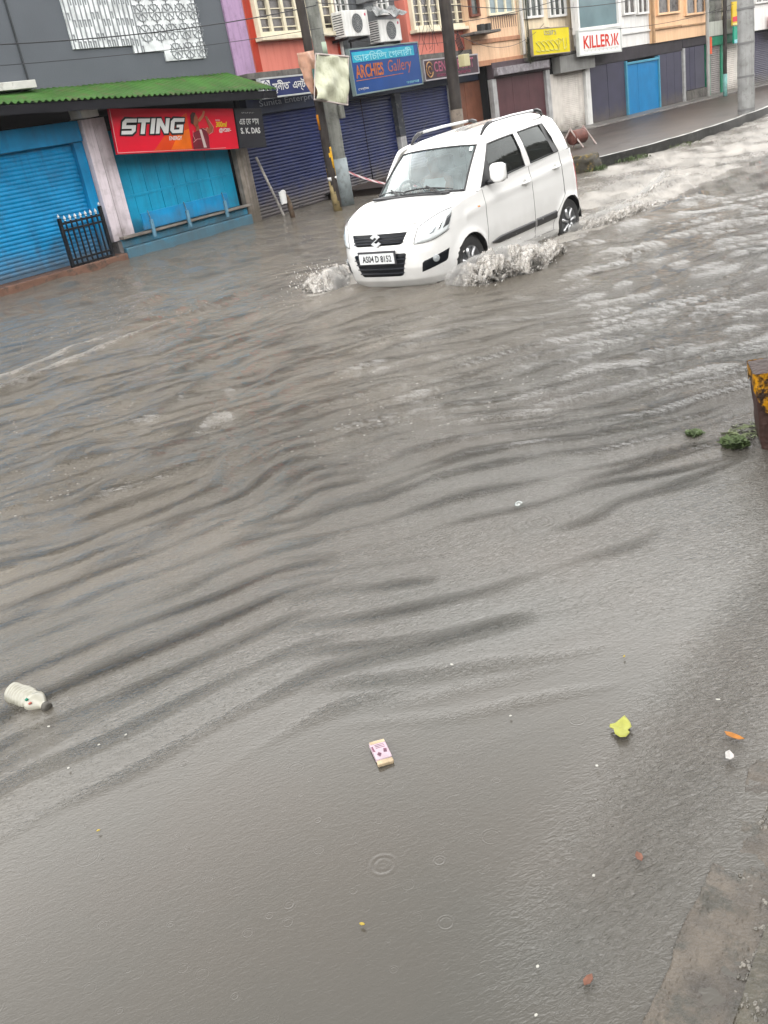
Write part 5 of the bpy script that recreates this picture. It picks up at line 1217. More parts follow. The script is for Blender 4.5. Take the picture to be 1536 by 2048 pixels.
# mirrors
for sd_ in (1,):
    mb = MB(); c = Vector((.50, .845 * sd_, 1.165))
    def mir(u, v):
        th_ = u * 2 * math.pi; ph = (v - .5) * math.pi; sx = .055; sy = .098; sz = .105; e = .55
        f_ = lambda q_, n_: math.copysign(abs(q_) ** n_, q_)
        return (c.x + sx * f_(math.cos(ph), e) * f_(math.cos(th_), .8), c.y + sy * f_(math.cos(ph), e) * f_(math.sin(th_), e), c.z + sz * f_(math.sin(ph), e))
    mb.grid(mir, 28, 18); m_ = mb.build('wing_mirror', paint, car, smooth=True)
    mb = MB(); mb.tube([(.53, .70 * sd_, 1.07), (.52, .79 * sd_, 1.085)], .03, 8); mb.build('mirror_stalk', blackp, m_, smooth=True)
    mb = MB(); mb.box(.438, .446, (.845 - .08) * sd_ if sd_ > 0 else -.925, .925 if sd_ > 0 else -.765, 1.085, 1.245); mb.build('mirror_glass', mat('mirror_glass', (.6, .62, .63), .05, .02, 3, metal=1), m_)
# roof rails
for sd_ in (1, -1):
    def rp(x, dz): 
        y = .50 - .018 * max(0, -x); zb = interp(x, [(-1.35, 1.640), (-.5, 1.640), (.1, 1.620), (.35, 1.575)]); return (x, y * sd_, zb + dz)
    mb = MB(); mb.tube([rp(x, .055) for x in np.linspace(-.02, -1.05, 12)], .017, 10); rr_ = mb.build('roof_rail', silver, car, smooth=True)
    mb = MB(); mb.tube([rp(.22, -.03), rp(.15, .015), rp(.06, .045), rp(-.03, .055)], [.013, .022, .024, .018], 8); mb.build('rail_foot', blackp, rr_, smooth=True); mb = MB(); mb.tube([rp(-1.27, -.02), rp(-1.22, .03), rp(-1.14, .052), rp(-1.04, .055)], [.016, .026, .024, .018], 8)
    mb.build('rail_foot', blackp, rr_, smooth=True)
    mb = MB(); mb.tube([(x, (.552 - .01 * max(0, -x)) * sd_, interp(x, [(-1.4, 1.604), (-.5, 1.600), (.05, 1.577), (.25, 1.548)])) for x in np.linspace(.2, -1.35, 14)], .0035, 4); mb.build('roof_gutter', mat('gutter_grey', (.25, .25, .25), .5), car)
mb = MB(); mb.tube([(.30, -.35, 1.59), (.02, -.36, 1.80)], [.004, .0025], 5); mb.build('aerial', blackp, car)
# tail lamps
for sd_ in (1, -1):
    patch((2.22, .62), (2.45, .62), (2.42, 1.12), (2.22, 1.12), .010, 6, 12, sd_).build('tail_lamp', mat('red_lens', (.30, .012, .015), .15, .1, 5, coat=1), car, smooth=True)
# cabin
cab = mat('cabin_grey', (.06, .06, .062), .7, .2, 4); beige = mat('seat_cloth', (.20, .19, .175), .8, .2, 12, bump=.3)
mb = MB(); mb.box(-1.5, .9, -.64, .64, .33, .36); mb.box(.62, 1.0, -.66, .66, .36, .96); mb.build('dashboard_and_floor', cab, car, bevel=.02)
mb = MB(); mb.grid(lambda u, v: (1.04 - .44 * v, (u - .5) * 1.28, 1.035 - .05 * v + .03 * math.sin(3.1 * v) * math.sin(3.1 * u)), 12, 6); mb.build('dashboard', mat('dash_grey', (.20, .21, .205), .6, .1), car, smooth=True)
def seat(x, y, w=.48, back=.62, nm='seat'):
    mb = MB(); mb.box(x - .05, x + .45, y - w / 2, y + w / 2, .42, .60); o = mb.build(nm, beige, car, bevel=.05)
    mb = MB(); mb.box(x - .16, x - .02, y - w / 2, y + w / 2, .58, .58 + back, Matrix.Rotation(R(-14), 3, 'Y'), (x - .08, y, .58)); mb.build('seat_back', beige, o, bevel=.05)
    mb = MB(); mb.box(x - .30, x - .20, y - .12, y + .12, 1.20, 1.38); mb.build('headrest', beige, o, bevel=.04); return o
seat(.02, .35); seat(.02, -.35); seat(-.98, .0, 1.15, .55, 'rear_seat')
stw = MB(); sc = Vector((.50, -.36, 1.02)); mm = Matrix.Rotation(R(-62), 3, 'Y')
stw.tube([sc + mm @ Vector((.19 * math.cos(k * .2618), .19 * math.sin(k * .2618), 0)) for k in range(24)], .014, 6, closed=True)
for k in (0, 2.2, 4.1): stw.tube([sc, sc + mm @ Vector((.19 * math.cos(k + .2), .19 * math.sin(k + .2), 0))], .014, 6)
stw.build('steering_wheel', blackp, car, smooth=True)
mb = MB(); mb.box(.30, .33, -.11, .11, 1.42, 1.48); mb.build('inner_mirror', blackp, car, bevel=.01)

# ---------------------------------------------------------------- driver
def skin_obj(name, verts, edges, radii, m, root=0, sub=2, parent=None):
    me = bpy.data.meshes.new(name); me.from_pydata(verts, edges, []); o = bpy.data.objects.new(name, me); C.objects.link(o)
    sm = o.modifiers.new('skin', 'SKIN'); ss = o.modifiers.new('sub', 'SUBSURF'); ss.levels = sub; ss.render_levels = sub
    for i, r_ in enumerate(radii):
        sv = me.skin_vertices[0].data[i]; sv.radius = r_ if isinstance(r_, tuple) else (r_, r_); sv.use_root = (i == root)
    sm.use_smooth_shade = True; me.materials.append(m); o.parent = parent; return o
px_, py_ = .02, -.36
V = [(px_, py_, .66), (px_ - .04, py_, .88), (px_ - .05, py_, 1.08), (px_ - .03, py_, 1.20), (px_ + .01, py_, 1.30), (px_ + .02, py_, 1.40),
     (px_ - .04, py_ + .19, 1.10), (px_ + .12, py_ + .24, .90), (px_ + .36, py_ + .16, 1.05),
     (px_ - .04, py_ - .19, 1.10), (px_ + .12, py_ - .24, .90), (px_ + .36, py_ - .16, 1.05),
     (px_ + .40, py_ + .10, .64), (px_ + .62, py_ + .10, .42), (px_ + .40, py_ - .10, .64), (px_ + .62, py_ - .10, .42)]
E_ = [(0, 1), (1, 2), (2, 3), (3, 4), (4, 5), (2, 6), (6, 7), (7, 8), (2, 9), (9, 10), (10, 11), (0, 12), (12, 13), (0, 14), (14, 15)]
Rr = [(.15, .12), (.15, .11), (.15, .11), (.06, .06), (.085, .075), (.08, .075), .065, .045, .03, .065, .045, .03, .085, .06, .085, .06]
sk = mat('brown_skin', (.22, .11, .065), .5, .1, 8)
person = skin_obj('person', V, E_, Rr, sk); person.location = (CARX, CARY, -.17); person.rotation_euler = (0, 0, CARROT)
tag(person, 'driver in a pale shirt gripping the steering wheel behind the misted windscreen', 'person')
mb = MB()
def torso(u, v):
    a = u * 2 * math.pi; z = .62 + .52 * v; r1 = .13 + .015 * math.sin(v * 3); r2 = .19 + .03 * v - .06 * max(0, v - .85) * 6
    return (px_ - .03 + r1 * math.cos(a) * (1 - .35 * max(0, v - .8) * 5), py_ + r2 * math.sin(a), z)
mb.grid(torso, 20, 10); mb.build('shirt', mat('pale_shirt', (.50, .52, .52), .8, .15, 6), person, smooth=True)
mb = MB()
def hr(u, v): 
    a = u * 2 * math.pi; ph = v * 1.5; return (px_ + .005 + .092 * math.cos(a) * math.sin(ph + .02), py_ + .085 * math.sin(a) * math.sin(ph + .02), 1.39 + .095 * math.cos(ph))
mb.grid(hr, 16, 8); mb.build('hair', mat('black_hair', (.012, .010, .010), .6), person, smooth=True)
mb = MB(); mb.tube([(px_ + .085, py_, 1.36), (px_ + .115, py_, 1.335), (px_ + .09, py_, 1.325)], [.008, .016, .010], 6); mb.build('nose', sk, person, smooth=True)
for sd_ in (1, -1):
    for k in range(5):
        c = Vector((px_ + .38, py_ + .155 * sd_, 1.06)); y = (k - 2) * .02
        f = [c + Vector((-.01, 0, y)), c + Vector((.05, -.01 * sd_, y + .01)), c + Vector((.085, -.0, y + .005)), c + Vector((.075, .03 * sd_, y))]
        if k == 4: f = [c + Vector((0, -.02 * sd_, .01)), c + Vector((.03, -.045 * sd_, .03)), c + Vector((.06, -.045 * sd_, .04))]
        mb = MB(); mb.tube(f, [.010, .009, .008, .007][:len(f)], 6); mb.build('finger', sk, person, smooth=True)

# ---------------------------------------------------------------- splashes thrown up by the wheels
spl = bpy.data.materials.new('frothy_splash'); spl.use_nodes = True; nt = spl.node_tree; N = nt.nodes; L = nt.links; B = N['Principled BSDF']
geo = N.new('ShaderNodeNewGeometry'); pos = geo.outputs['Position']
n_ = noise_(24, 5, .65, 0, (1, 1, .4)); cm = nn('ShaderNodeMix', data_type='RGBA'); cm.inputs[6].default_value = (.40, .36, .31, 1); cm.inputs[7].default_value = (.78, .76, .73, 1)
L.new(maprange(n_, .30, .66, 0, 1), cm.inputs[0]); L.new(cm.outputs[2], B.inputs['Base Color']); B.inputs['Roughness'].default_value = .45
B.inputs['Transmission Weight'].default_value = .18; B.inputs['IOR'].default_value = 1.33
al = maprange(noise_(26, 4, .6, 0, (1, 1, .22)), .36, .66, .0, .62); L.new(al, B.inputs['Alpha'])
mist = bpy.data.materials.new('spray_mist'); mist.use_nodes = True; nt = mist.node_tree; N = nt.nodes; L = nt.links; N.remove(N['Principled BSDF'])
geo = N.new('ShaderNodeNewGeometry'); pos = geo.outputs['Position']
pv = N.new('ShaderNodeVolumePrincipled'); pv.inputs['Color'].default_value = (.93, .91, .88, 1); pv.inputs['Anisotropy'].default_value = .2
L.new(math_('MULTIPLY', maprange(noise_(7, 5, .7, 0, (1, 1, .6)), .46, .74, 0, 34), 1.0), pv.inputs['Density']); L.new(pv.outputs[0], N['Material Output'].inputs['Volume'])
spd = bpy.data.materials.new('water_drops'); spd.use_nodes = True; B2 = spd.node_tree.nodes['Principled BSDF']; B2.inputs['Base Color'].default_value = (.72, .70, .67, 1); B2.inputs['Roughness'].default_value = .15
B2.inputs['Transmission Weight'].default_value = .3; B2.inputs['IOR'].default_value = 1.33
def splash(label, path, height, out, lean, n_sheets, n_drops, spread, seed, name='water_splash'):
    """torn curved sheets of water rising along a ground path and leaning outwards, with loose drops"""
    rnd = random.Random(seed); P = [Vector((*p, 0)) for p in path]
    def at(t): 
        f = t * (len(P) - 1); i = min(int(f), len(P) - 2); return P[i].lerp(P[i + 1], f - i)
    root = thing(name, label, 'splash', (at(.5).x, at(.5).y, 0)); O = Vector((at(.5).x, at(.5).y, 0)); o2 = Vector((*out, 0)).normalized()
    mb = MB()
    for s_ in range(n_sheets):
        t0 = rnd.random() * .8; t1 = t0 + .12 + .3 * rnd.random(); hg = height * rnd.uniform(.35, 1.0) * (.62 + .6 * math.sin(math.pi * min(1, max(0, (t0 + t1) / 2)))); l_ = lean * rnd.uniform(.5, 1.5); sh = rnd.uniform(-.06, .16); q0 = rnd.random() * 50
        def f(u, v):
            t = min(1, t0 + (t1 - t0) * u); b = at(t); w = mnoise.noise(Vector((u * 5 + q0, v * 3, q0))); w2 = mnoise.noise(Vector((u * 14 + q0, v * 6, 1)))
            e = (.45 + .55 * math.sin(math.pi * u)) * (1 + .6 * mnoise.noise(Vector((u * 9 + q0, 0, 3)))); z = hg * e * (1 - (1 - v) ** 2) - .03 - .25 * hg * max(0, v - .75) ** 2 * 16 * .3
            w3 = mnoise.noise(Vector((u * 40 + q0, v * 12, 5))); p = b - O + o2 * (sh + l_ * v * v + .05 * w + .025 * w2 + .02 * w3) + Vector((.03 * w2, 0, z + .02 * w2 + .05 * w3 * v)); return tuple(p)
        mb.grid(f, 44, 16)
    mb.build('water_sheet', spl, root, smooth=True, solid=.006)
    mb = MB()      # mound of froth at the foot
    def mound(u, v):
        b = at(u); w = mnoise.noise(Vector((u * 9 + seed, v * 5, 2))) + .6 * mnoise.noise(Vector((u * 24, v * 12, seed))) + .2 * mnoise.noise(Vector((u * 50, v * 26, seed)))
        hh_ = height * .26 * math.sin(math.pi * v) ** .8 * (math.sin(math.pi * u) ** .5); p = b - O + o2 * ((v - .35) * spread) + Vector((0, 0, -.03 + hh_ * (1 + .7 * w) + .035 * w)); return tuple(p)
    mb.grid(mound, 110, 36); mb.build('froth_mound', spl, root, smooth=True)
    mb = MB(); K = 24; pts = []; rs = []
    for k in range(K + 1):
        t = k / K; b = at(t) - O + o2 * .06; pts.append((b.x, b.y, height * .28)); rs.append(max(.02, height * (.30 + .62 * math.sin(math.pi * t) ** .6)))
    mb.tube(pts, rs, 16); mi = mb.build('mist', mist, root, smooth=True); mi['kind'] = 'stuff'
    mb = MB()
    for k in range(n_drops):
        t = rnd.random(); b = at(t) - O; r_ = abs(rnd.gauss(0, .0030)) + .0016; hgt = height * abs(rnd.gauss(.45, .42)); c = b + o2 * (rnd.gauss(.10, .16) + lean * hgt / height * .9) + Vector((rnd.gauss(0, .06), rnd.gauss(0, .05), max(.0, hgt)))
        st_ = rnd.uniform(1, 2.4); dr = (o2 * lean + Vector((rnd.gauss(0, .1), 0, .4))).normalized()
        vs_ = [c + dr * r_ * st_, c - dr * r_ * st_] + [c + (dr.cross(Vector((0, 1, .3))).normalized() * math.cos(a) + dr.cross(Vector((1, 0, .1))).normalized() * math.sin(a)) * r_ for a in (0, 1.57, 3.14, 4.71)]
        mb._add(vs_, [(0, 2, 3), (0, 3, 4), (0, 4, 5), (0, 5, 2), (1, 3, 2), (1, 4, 3), (1, 5, 4), (1, 2, 5)])
    mb.build('drops', spd, root, smooth=True)['kind'] = 'stuff'
    return root
splash('tall frothy splash thrown up beside the near front wheel of the white car', [(8.20, 5.30), (8.38, 5.10), (8.72, 4.97), (9.15, 4.93), (9.8, 5.02)], .25, (-.15, -1), .22, 46, 1700, .60, 3)
splash('low churned wave behind the near rear wheel of the white car', [(11.15, 5.22), (11.6, 5.10), (12.2, 4.98), (13.0, 4.95)], .13, (.2, -1), .15, 26, 700, .55, 5)
splash('white splash at the far front corner of the white car, left of its bumper', [(8.38, 6.68), (8.42, 6.9), (8.70, 7.05), (9.3, 7.1)], .20, (-.45, .8), .20, 30, 1000, .45, 8)
splash('long trailing ridge of froth in the wake on the right of the white car', [(12.6, 5.3), (14, 5.35), (15.5, 5.6), (17, 6.0)], .055, (.1, -1), .1, 16, 400, 1.2, 11)

# ---------------------------------------------------------------- street furniture and litter
ALB = .6
# black fence panel with white tips beside the blue shutter
t = thing('fence_panel', 'short black metal fence panel with white spear tips in front of the blue shutter', 'fence', (10.62, FY - .4, 0)); t.rotation_euler = (0, 0, R(1.5))
fm = mat('black_fence_paint', (.014, .015, .018), .35, .2, 10)
for x in (0, .98):
    mb = MB(); mb.box(x - .03, x + .03, -.03, .03, -.3, 1.02 if x == 0 else 1.08); o = mb.build('post', fm, t, bevel=.004)
    mb = MB(); mb.lathe([(.0, 1.10 + x * .06), (.022, 1.05 + x * .06), (.0, 1.02 + x * .06)], (x, 0, 0), 'Z', 8); mb.build('spear_tip', wl, o)
for z in (.14, .24, .78, .90): MB().box(.03, .95, -.018, .018, z, z + .04).build('rail', fm, t, bevel=.003)
for i in range(1, 8):
    x = i * .98 / 8; o = MB().box(x - .012, x + .012, -.012, .012, .1, .97).build('bar', fm, t); MB().lathe([(.0, 1.06), (.028, 1.0), (.010, .975), (.02, .96), (.0, .95)], (x, 0, 0), 'Z', 8).build('spear_tip', wl, o)
# standing pipe with white rag
t = thing('water_pipe', 'short rusty standpipe with a white rag on top, before the navy shutter', 'pipe', (15.95, 14.0, -.2))
mb = MB(); mb.tube([(.05, 0, 0), (.0, 0, .50), (-.05, 0, .66), (-.14, 0, .72)], [.06, .055, .05, .045], 10); mb.build('pipe_shaft', mat('rusty_pipe', (.15, .105, .075), .7, .4, 8, mott=.5, dirt=(.3, .27, .22), bump=.5), t, smooth=True)
mb = MB(); mb.grid(lambda u, v: (-.17 + .10 * math.cos(u * 6.28) * (1 - .3 * v), .07 * math.sin(u * 6.28), .80 - .26 * v + .04 * mnoise.noise(Vector((u * 5, v * 5, 0)))), 14, 6); mb.build('rag', wl, t, smooth=True)
# red and white barrier tape
a, b = Vector((16.98, 13.0, .72)), Vector((19.4, 12.4, .05)); mb = MB()
def tp(u, v):
    p = a.lerp(b, u) - Vector((0, 0, .30 * 4 * u * (1 - u) * .5)); tw = .3 * math.sin(u * 7); return (p.x, p.y + .03 * v * math.sin(tw), p.z + .05 * (v - .5))
mb.grid(tp, 60, 1)
tpm = bpy.data.materials.new('red_white_tape'); tpm.use_nodes = True; nt = tpm.node_tree; N = nt.nodes; L = nt.links
wv = N.new('ShaderNodeTexWave'); wv.inputs['Scale'].default_value = 6; wv.bands_direction = 'DIAGONAL'; tcn = N.new('ShaderNodeTexCoord'); L.new(tcn.outputs['Object'], wv.inputs[0])
rmp = N.new('ShaderNodeValToRGB'); rmp.color_ramp.interpolation = 'CONSTANT'; rmp.color_ramp.elements[0].color = (.45, .40, .40, 1); rmp.color_ramp.elements[1].position = .5; rmp.color_ramp.elements[1].color = (.36, .12, .14, 1)
L.new(wv.outputs[0], rmp.inputs[0]); L.new(rmp.outputs[0], N['Principled BSDF'].inputs['Base Color'])
tag(mb.build('barrier_tape', tpm, solid=.002), 'red and white striped barrier tape slung from the concrete pole behind the car', 'tape')
# broken barricade on the far pavement
t = thing('barricade', 'rust red barrel barricade with white crossed legs on the far pavement behind the car', 'barricade', (22.75, 10.35, .165)); t.rotation_euler = (0, 0, R(-12)); t.scale = (.8, .8, .85)
mb = MB(); mb.lathe([(0, -.0), (.20, .0), (.21, .05), (.20, .10), (.21, .40), (.20, .46), (.21, .60), (0, .60)], (.15, 0, .30), 'X', 20); mb.build('drum', mat('rust_red_drum', (.20, .085, .07), .6, .35, 6, mott=.5, dirt=(.1, .06, .05), bump=.3), t, smooth=True)
for x in (.10, .80):
    for s_ in (-1, 1):
        mb = MB(); mb.tube([(x, .02 * s_, .58), (x + .15 * s_, -.35 * s_, .0)], .024, 6); mb.build('leg', mat('pinkish_white_paint', (.55, .47, .44), .5, .25, 12, mott=.3, dirt=(.45, .12, .10)), t)
# black and yellow kerb end
t = MB()
def rock(u, v):
    a = u * 2 * math.pi; ph = (v - .5) * math.pi; d_ = Vector((math.cos(a) * math.cos(ph), math.sin(a) * math.cos(ph), math.sin(ph))); q_ = Vector([math.copysign(abs(k) ** .6, k) for k in d_])
    n = 1 + .22 * mnoise.noise(d_ * 2 + Vector((3, 1, 0))) + .10 * mnoise.noise(d_ * 7); return (18.72 + .42 * q_.x * n, 8.25 + .32 * q_.y * n, .08 + .24 * q_.z * n)
t.grid(rock, 30, 20)
tag(t.build('kerb_end_block', mat('yellow_black_block', (.05, .045, .035), .6, .3, 5, dirt=(.30, .20, .03), mott=.8, bump=.8, bs=25), smooth=True), 'broken yellow and black painted block at the end of the kerb beside the car tail', 'block')
# weeds along the kerb and floating tufts
def tuft(name, label, x, y, r_, n, h, m, group=None, cat='weeds', z=0.0, flat_=.0):
    mb = MB(); 
    for k in range(n):
        a = random.uniform(0, 6.28); d_ = r_ * math.sqrt(random.random()); bx_, by_ = d_ * math.cos(a), d_ * math.sin(a); hh_ = h * random.uniform(.4, 1); l_ = random.uniform(.2, .9) * hh_ * (1 + flat_); w = random.uniform(.004, .012) * (1 + flat_); a2 = random.uniform(0, 6.28)
        dx, dy = math.cos(a2), math.sin(a2)
        mb._add([(bx_ - dy * w, by_ + dx * w, 0), (bx_ + dy * w, by_ - dx * w, 0), (bx_ + dx * l_ * .5 + dy * w * 1.3, by_ + dy * l_ * .5 - dx * w * 1.3, hh_ * .7), (bx_ + dx * l_, by_ + dy * l_, hh_), (bx_ + dx * l_ * .5 - dy * w * 1.3, by_ + dy * l_ * .5 + dx * w * 1.3, hh_ * .7)], [(0, 1, 2, 3, 4)])
    o = mb.build(name, m); o.location = (x, y, z); return tag(o, label, cat, group)
gm = mat('weed_green', (.10, .135, .065), .6, .4, 20); gm2 = mat('weed_pale', (.16, .19, .10), .6, .5, 25)
tuft('weed_clump', 'green weeds rooted at the foot of the kerb, just right of the car', 19.9, 7.66, .40, 110, .11, gm); tuft('weed_clump', 'pale weeds low on the kerb side, further right of the nearer green clump', 21.9, 7.20, .5, 80, .08, gm2)
tuft('weed_clump', 'small mossy weeds beside the yellow and black block', 18.6, 7.95, .25, 140, .12, gm)
tuft('floating_plant', 'small round green sprig floating left of the bigger plant clump', 4.53, 1.475, .035, 90, .02, gm, flat_=.8)
tuft('floating_plant', 'pale green plant clump floating beside the rusty yellow post', 4.42, 1.23, .055, 160, .035, gm, flat_=.8); tuft('floating_plant', 'thin pale half-sunken strands between the green clump and the rusty post', 4.62, 1.20, .12, 130, .012, gm2, flat_=2.0)
# rusty post at the right edge
t = thing('bollard', 'rusty brown post with worn yellow top at the right edge of the water', 'bollard', (4.56, .985, -.42)); t.rotation_euler = (R(-3), R(4), R(20))
rp_ = mat('rusty_brown_post', (.055, .030, .026), .55, .4, 8, streak=.4, dirt=(.02, .012, .01), mott=.3, bump=.8, bs=40)
mb = MB(); mb.grid(lambda u, v: ((lambda a, s_: (.145 * math.copysign(min(1, abs(math.cos(a)) * 1.35), math.cos(a)) * s_, .145 * math.copysign(min(1, abs(math.sin(a)) * 1.35), math.sin(a)) * s_ , .80 * v))(u * 2 * math.pi, .88 + .18 * v + .03 * mnoise.noise(Vector((u * 9, v * 9, 0))))), 64, 40)
mb.grid(lambda u, v: ((lambda a, q_: (.145 * math.copysign(min(1, abs(math.cos(a)) * 1.35), math.cos(a)) * q_, .145 * math.copysign(min(1, abs(math.sin(a)) * 1.35), math.sin(a)) * q_, .80 + .012 * v + .008 * mnoise.noise(Vector((math.cos(a) * q_ * 4, math.sin(a) * q_ * 4, 1)))))(u * 2 * math.pi, 1.09 * (1 - v))), 64, 8); mb.build('post_shaft', rp_, t, smooth=True)
yp = mat('flaking_yellow_paint', (.55, .27, .010), .5, .35, 12, mott=1.0, ms=20, dirt=(.030, .016, .010), bump=.8, bs=50)
mb = MB(); mb.grid(lambda u, v: ((lambda a, s_: (.152 * math.copysign(min(1, abs(math.cos(a)) * 1.35), math.cos(a)) * s_, .152 * math.copysign(min(1, abs(math.sin(a)) * 1.35), math.sin(a)) * s_, .802 - (.03 + .10 * abs(mnoise.noise(Vector((u * 11, 0, 4)))) + .16 * max(0, math.cos(u * 6.28 - 2.9)) ** 6) * (1 - v)))(u * 2 * math.pi, 1.055 + .012 * mnoise.noise(Vector((u * 20, v * 9, 0))))), 90, 6)
mb.build('yellow_paint', yp, t, smooth=True)
# bottle
t = thing('plastic_bottle', 'crushed milky plastic bottle floating at the left edge', 'bottle', (1.40, 3.035, .004)); t.rotation_euler = (R(8), R(2), R(-90))
# local x runs along the bottle towards its cap
mb = MB(); pr_ = []
for k in range(61):
    x = -.115 + .20 * k / 60; r_ = .041 + .0022 * math.sin(k * 1.25) * (k < 40) - .006 * math.exp(-((k - 38) / 2.5) ** 2)
    if k < 4: r_ *= (.72, .88, .95, .99)[k]
    if k > 46: r_ *= max(.38, 1 - ((k - 46) / 14) ** 1.6 * .62)
    pr_.append((r_, x))
mb.lathe([(0.0, -.108), (.02, -.113)] + pr_ + [(.0155, .092), (.0155, .10), (.0, .10)], (0, 0, 0), 'X', 36)
for i, (x, y, z) in enumerate(mb.v):
    n = mnoise.noise(Vector((x * 22, y * 25, z * 25))); q_ = 1 + .10 * n - (.10 * math.exp(-((x - .02) / .02) ** 2) if z > .02 else 0); mb.v[i] = (x, y * (q_ + .04), z * q_ * .90)
mb.build('bottle_body', mat('milky_plastic', (.46, .45, .38), .28, .22, 14, mott=.25, dirt=(.33, .31, .24), spec=.6, bump=.2), t, smooth=True)
mb = MB(); mb.lathe([(0, .124), (.015, .124), (.0185, .120), (.0185, .100), (.0, .098)], (0, 0, 0), 'X', 24); mb.build('bottle_cap', mat('dirty_cap', (.10, .095, .085), .5, .3, 30), t, smooth=True)
mb = MB(); mb.box(.03, .042, -.030, -.018, .030, .036); mb.build('label_scrap', mat('green_scrap', (.01, .20, .13), .4), t, bevel=.002); mb = MB(); mb.box(.052, .062, -.034, -.022, .022, .028); mb.build('label_scrap', mat('red_scrap', (.5, .15, .12), .4), t, bevel=.002)
# carton
t = thing('cigarette_carton', 'small crumpled pinkish white carton floating in the middle foreground', 'carton', (1.70, 1.563, .002)); t.rotation_euler = (R(4), R(-3), R(52)); t.scale = (1.22, 1, .8)
mb = MB(); mb.grid(lambda u, v: (-.028 + .056 * v + .0, -.038 + .0 + .076 * u, .012 + .002 * mnoise.noise(Vector((u * 4, v * 4, 0)))), 8, 6)
mb.box(-.030, .055, -.027, .027, -.012, .010)
mb = MB(); mb.box(-.030, .042, -.026, .026, -.010, .012); mb.build('carton_body', mat('pinkish_card', (.62, .50, .56), .5, .18, 30, mott=.25, dirt=(.55, .25, .32)), t, bevel=.004)
mb = MB(); mb.box(-.046, -.0305, -.025, .027, -.008, .009); mb.build('carton_flap', mat('cream_card', (.58, .47, .33), .6, .25, 40), t, bevel=.003)
mb = MB(); mb.box(.030, .0405, -.0245, .0245, .0122, .0128); mb.build('carton_edge', mat('cream_card', (.6, .5, .35)), t)
mb = MB(); mb.prismz([(-.010, .002), (-.004, .010), (-.012, .017), (-.022, .010)], .0122, .0128); mb.prismz([(-.010, -.016), (.004, -.020), (.006, -.010), (-.008, -.006)], .0122, .0128); mb.prismz([(.0, .018), (.022, .020), (.020, .0255), (.002, .0255)], .0122, .0129)
mb.build('carton_print', mat('mauve_print', (.20, .10, .14), .5, .4, 60), t)
mb = MB()
for k in range(3): mb.box(.012 + .006 * k, .0135 + .006 * k, -.018, .012, .0122, .0127)
mb.build('carton_lines', mat('mauve_print', (.2, .1, .14)), t)
# leaves and scraps
def leafmesh(name, pts, m, loc, label, cat, curl=.004, rz=0, th=.0012):
    n = len(pts); mb = MB(); cx_ = sum(p[0] for p in pts) / n; cy_ = sum(p[1] for p in pts) / n; K = 5; idx = []
    mb.v.append((cx_, cy_, curl * .3))
    for k in range(1, K + 1):
        f = k / K; mb.v += [(cx_ + (x - cx_) * f, cy_ + (y - cy_) * f, curl * f * f * (.5 + mnoise.noise(Vector((x * 40, y * 40, f))))) for x, y in pts]
    for i in range(n):
        j = (i + 1) % n; mb.f.append((0, 1 + i, 1 + j))
        for k in range(K - 1): mb.f.append((1 + k * n + i, 1 + (k + 1) * n + i, 1 + (k + 1) * n + j, 1 + k * n + j))
    o = mb.build(name, m, smooth=True, solid=th); o.location = (loc[0], loc[1], loc[2] if len(loc) > 2 else .005); o.rotation_euler = (0, 0, rz); return tag(o, label, cat)
ylm = mat('yellow_leaf', (.42, .43, .12), .45, .15, 40, mott=.12, dirt=(.20, .18, .03))
leafmesh('fallen_leaf', [(.055, .006), (.03, .018), (.012, .026), (.004, .040), (-.012, .038), (-.018, .024), (-.038, .016), (-.050, -.002), (-.044, -.018), (-.024, -.026), (-.014, -.018), (.004, -.026), (.024, -.018), (.040, -.008)], ylm, (2.10, .925), 'bright yellow-green torn leaf floating at the right', 'leaf', .008, R(10))
leafmesh('fallen_leaf', [(.004, .03), (.012, .012), (.010, -.012), (.003, -.032), (-.008, -.02), (-.012, 0), (-.008, .018)], mat('orange_leaf', (.45, .19, .05), .5, .25, 40), (2.185, .62), 'small orange leaf near the right edge', 'leaf', .005, R(-10))
leafmesh('paper_scrap', [(.022, .004), (.014, .014), (.0, .012), (-.014, .010), (-.022, -.004), (-.010, -.012), (.006, -.010)], mat('white_scrap', (.62, .60, .58), .5, .3, 60, mott=.4, dirt=(.35, .16, .15)), (2.095, .605), 'crumpled white and red wrapper just below the orange leaf', 'scrap', .010, R(10))
redl = mat('sunken_red_leaf', (.22, .11, .08), .6, .3, 40)
for (x, y, lab) in ((1.635, .70, 'faded reddish leaf lying near the concrete edge, the upper of two'), (1.25, .675, 'reddish brown leaf near the concrete edge, the lower of two')):
    leafmesh('fallen_leaf', [(.018, .003), (.006, .010), (-.008, .008), (-.017, -.002), (-.006, -.008), (.008, -.008)], redl, (x, y), lab, 'leaf', .003, random.random() * 3)
specks = [((1.32, 2.8), 'white speck floating right below the bottle cap'), ((1.41, 2.47), 'white speck, rightmost of the four below the bottle'), ((1.33, 2.52), 'white speck in the middle of the group right of the bottle'), ((1.2, 2.52), 'pale sliver below the group of specks by the bottle'), ((1.05, 2.17), 'yellowish speck alone on the calm water, left of the carton and well below it'),
          ((2.2, 1.6), 'pale speck above the carton, right of the middle'), ((2.46, 1.06), 'yellow speck straight above the yellow leaf'), ((1.91, .93), 'white speck below and left of the yellow leaf'), ((1.14, 1.23), 'small ochre twig on the water, low in the middle'), ((1.23, .79), 'small white speck left of the lower reddish leaf'),
          ((1.12, .74), 'small pale speck at the bottom edge left of the concrete edge'), ((1.53, .78), 'pale speck left of the upper reddish leaf'), ((2.02, 1.27), 'tan speck between the carton and the yellow leaf'), ((2.34, .71), 'white speck above the orange leaf')]
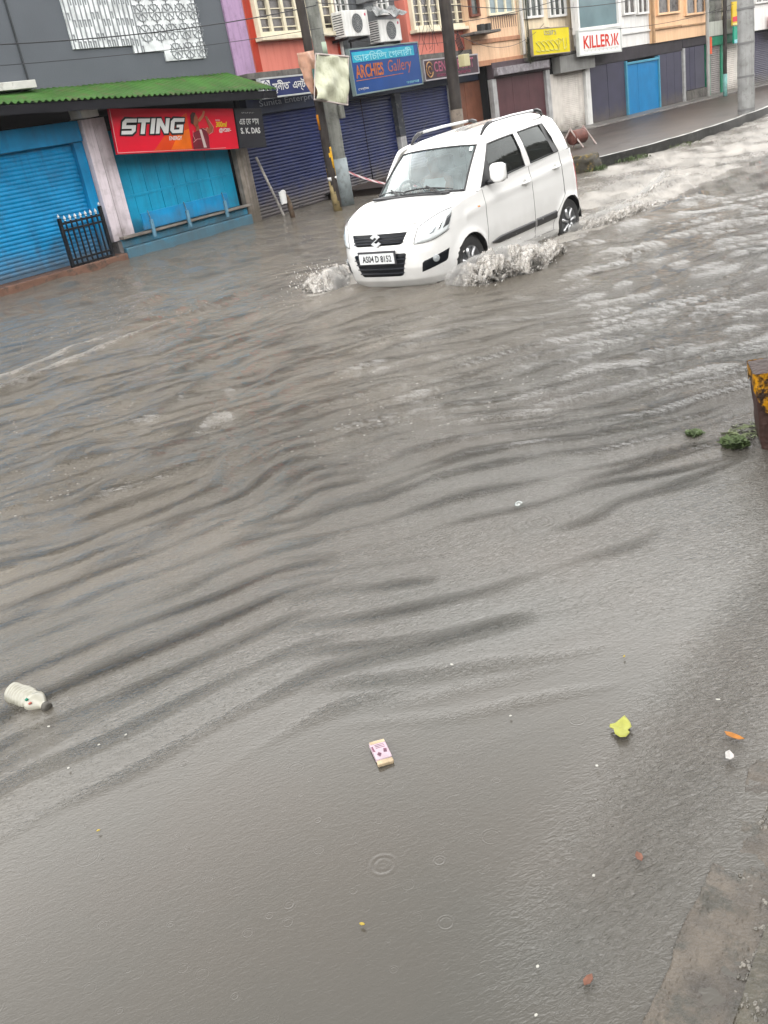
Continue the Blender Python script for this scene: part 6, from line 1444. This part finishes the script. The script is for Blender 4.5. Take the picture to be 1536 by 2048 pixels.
for i, ((x, y), lab) in enumerate(specks):
    m_ = mat('white_scrap2', (.66, .65, .60), .5, .2, 60) if 'ochre' not in lab and 'yellow' not in lab.split(' above')[0].split(' straight')[0][:9] else mat('ochre_scrap', (.50, .38, .10), .5, .2, 60)
    s_ = .0045 if 'twig' not in lab else .006; r1 = random.uniform(.8, 1.8)
    leafmesh('floating_speck', [(s_ * r1 * math.cos(k), s_ * math.sin(k) * random.uniform(.6, 1.1)) for k in range(6)], m_, (x, y, .003), lab, 'speck', .003, random.random() * 3, .002)
mb = MB()
def dome(u, v): a = u * 6.283; ph = v * 1.5708; return (3.49 + .022 * math.cos(a) * math.cos(ph), 1.99 + .022 * math.sin(a) * math.cos(ph), .0 + .018 * math.sin(ph))
mb.grid(dome, 20, 8); tag(mb.build('water_bubble', glassmat('bubble_film', (.85, .9, .88), .12), smooth=True), 'single clear bubble on the water above the large rain ring, right of the middle', 'bubble')

# ---------------------------------------------------------------- put every empty at the foot of its thing
bpy.context.view_layer.update()
for o in [o for o in C.objects if o.type == 'EMPTY' and o.parent is None and o.get('category') in ('building', 'step', 'kerb')]:
    pts = [ch.matrix_world @ Vector(c) for ch in C.objects if ch.parent == o for c in ch.bound_box]
    if not pts: continue
    lo = Vector([min(p[i] for p in pts) for i in range(3)]); hi = Vector([max(p[i] for p in pts) for i in range(3)])
    inv = o.matrix_world.inverted(); lp = [inv @ p for p in pts]
    cl = Vector(((min(p.x for p in lp) + max(p.x for p in lp)) / 2, 0, 0))
    w0 = o.matrix_world @ cl
    for ch in [c for c in C.objects if c.parent == o]: ch.location = Vector(ch.location) - cl
    o.location = w0

# ---------------------------------------------------------------- rainy air
hz = MB().box(-45, 75, -9, 40, -1.6, 9.0).build('haze', None); tag(hz, kind='stuff')
hm = bpy.data.materials.new('rainy_air'); hm.use_nodes = True; hn = hm.node_tree; hn.nodes.remove(hn.nodes['Principled BSDF'])
hv = hn.nodes.new('ShaderNodeVolumePrincipled'); hv.inputs['Color'].default_value = (.95, .96, .97, 1); hv.inputs['Density'].default_value = .0004
hn.links.new(hv.outputs[0], hn.nodes['Material Output'].inputs['Volume']); hz.data.materials.append(hm)
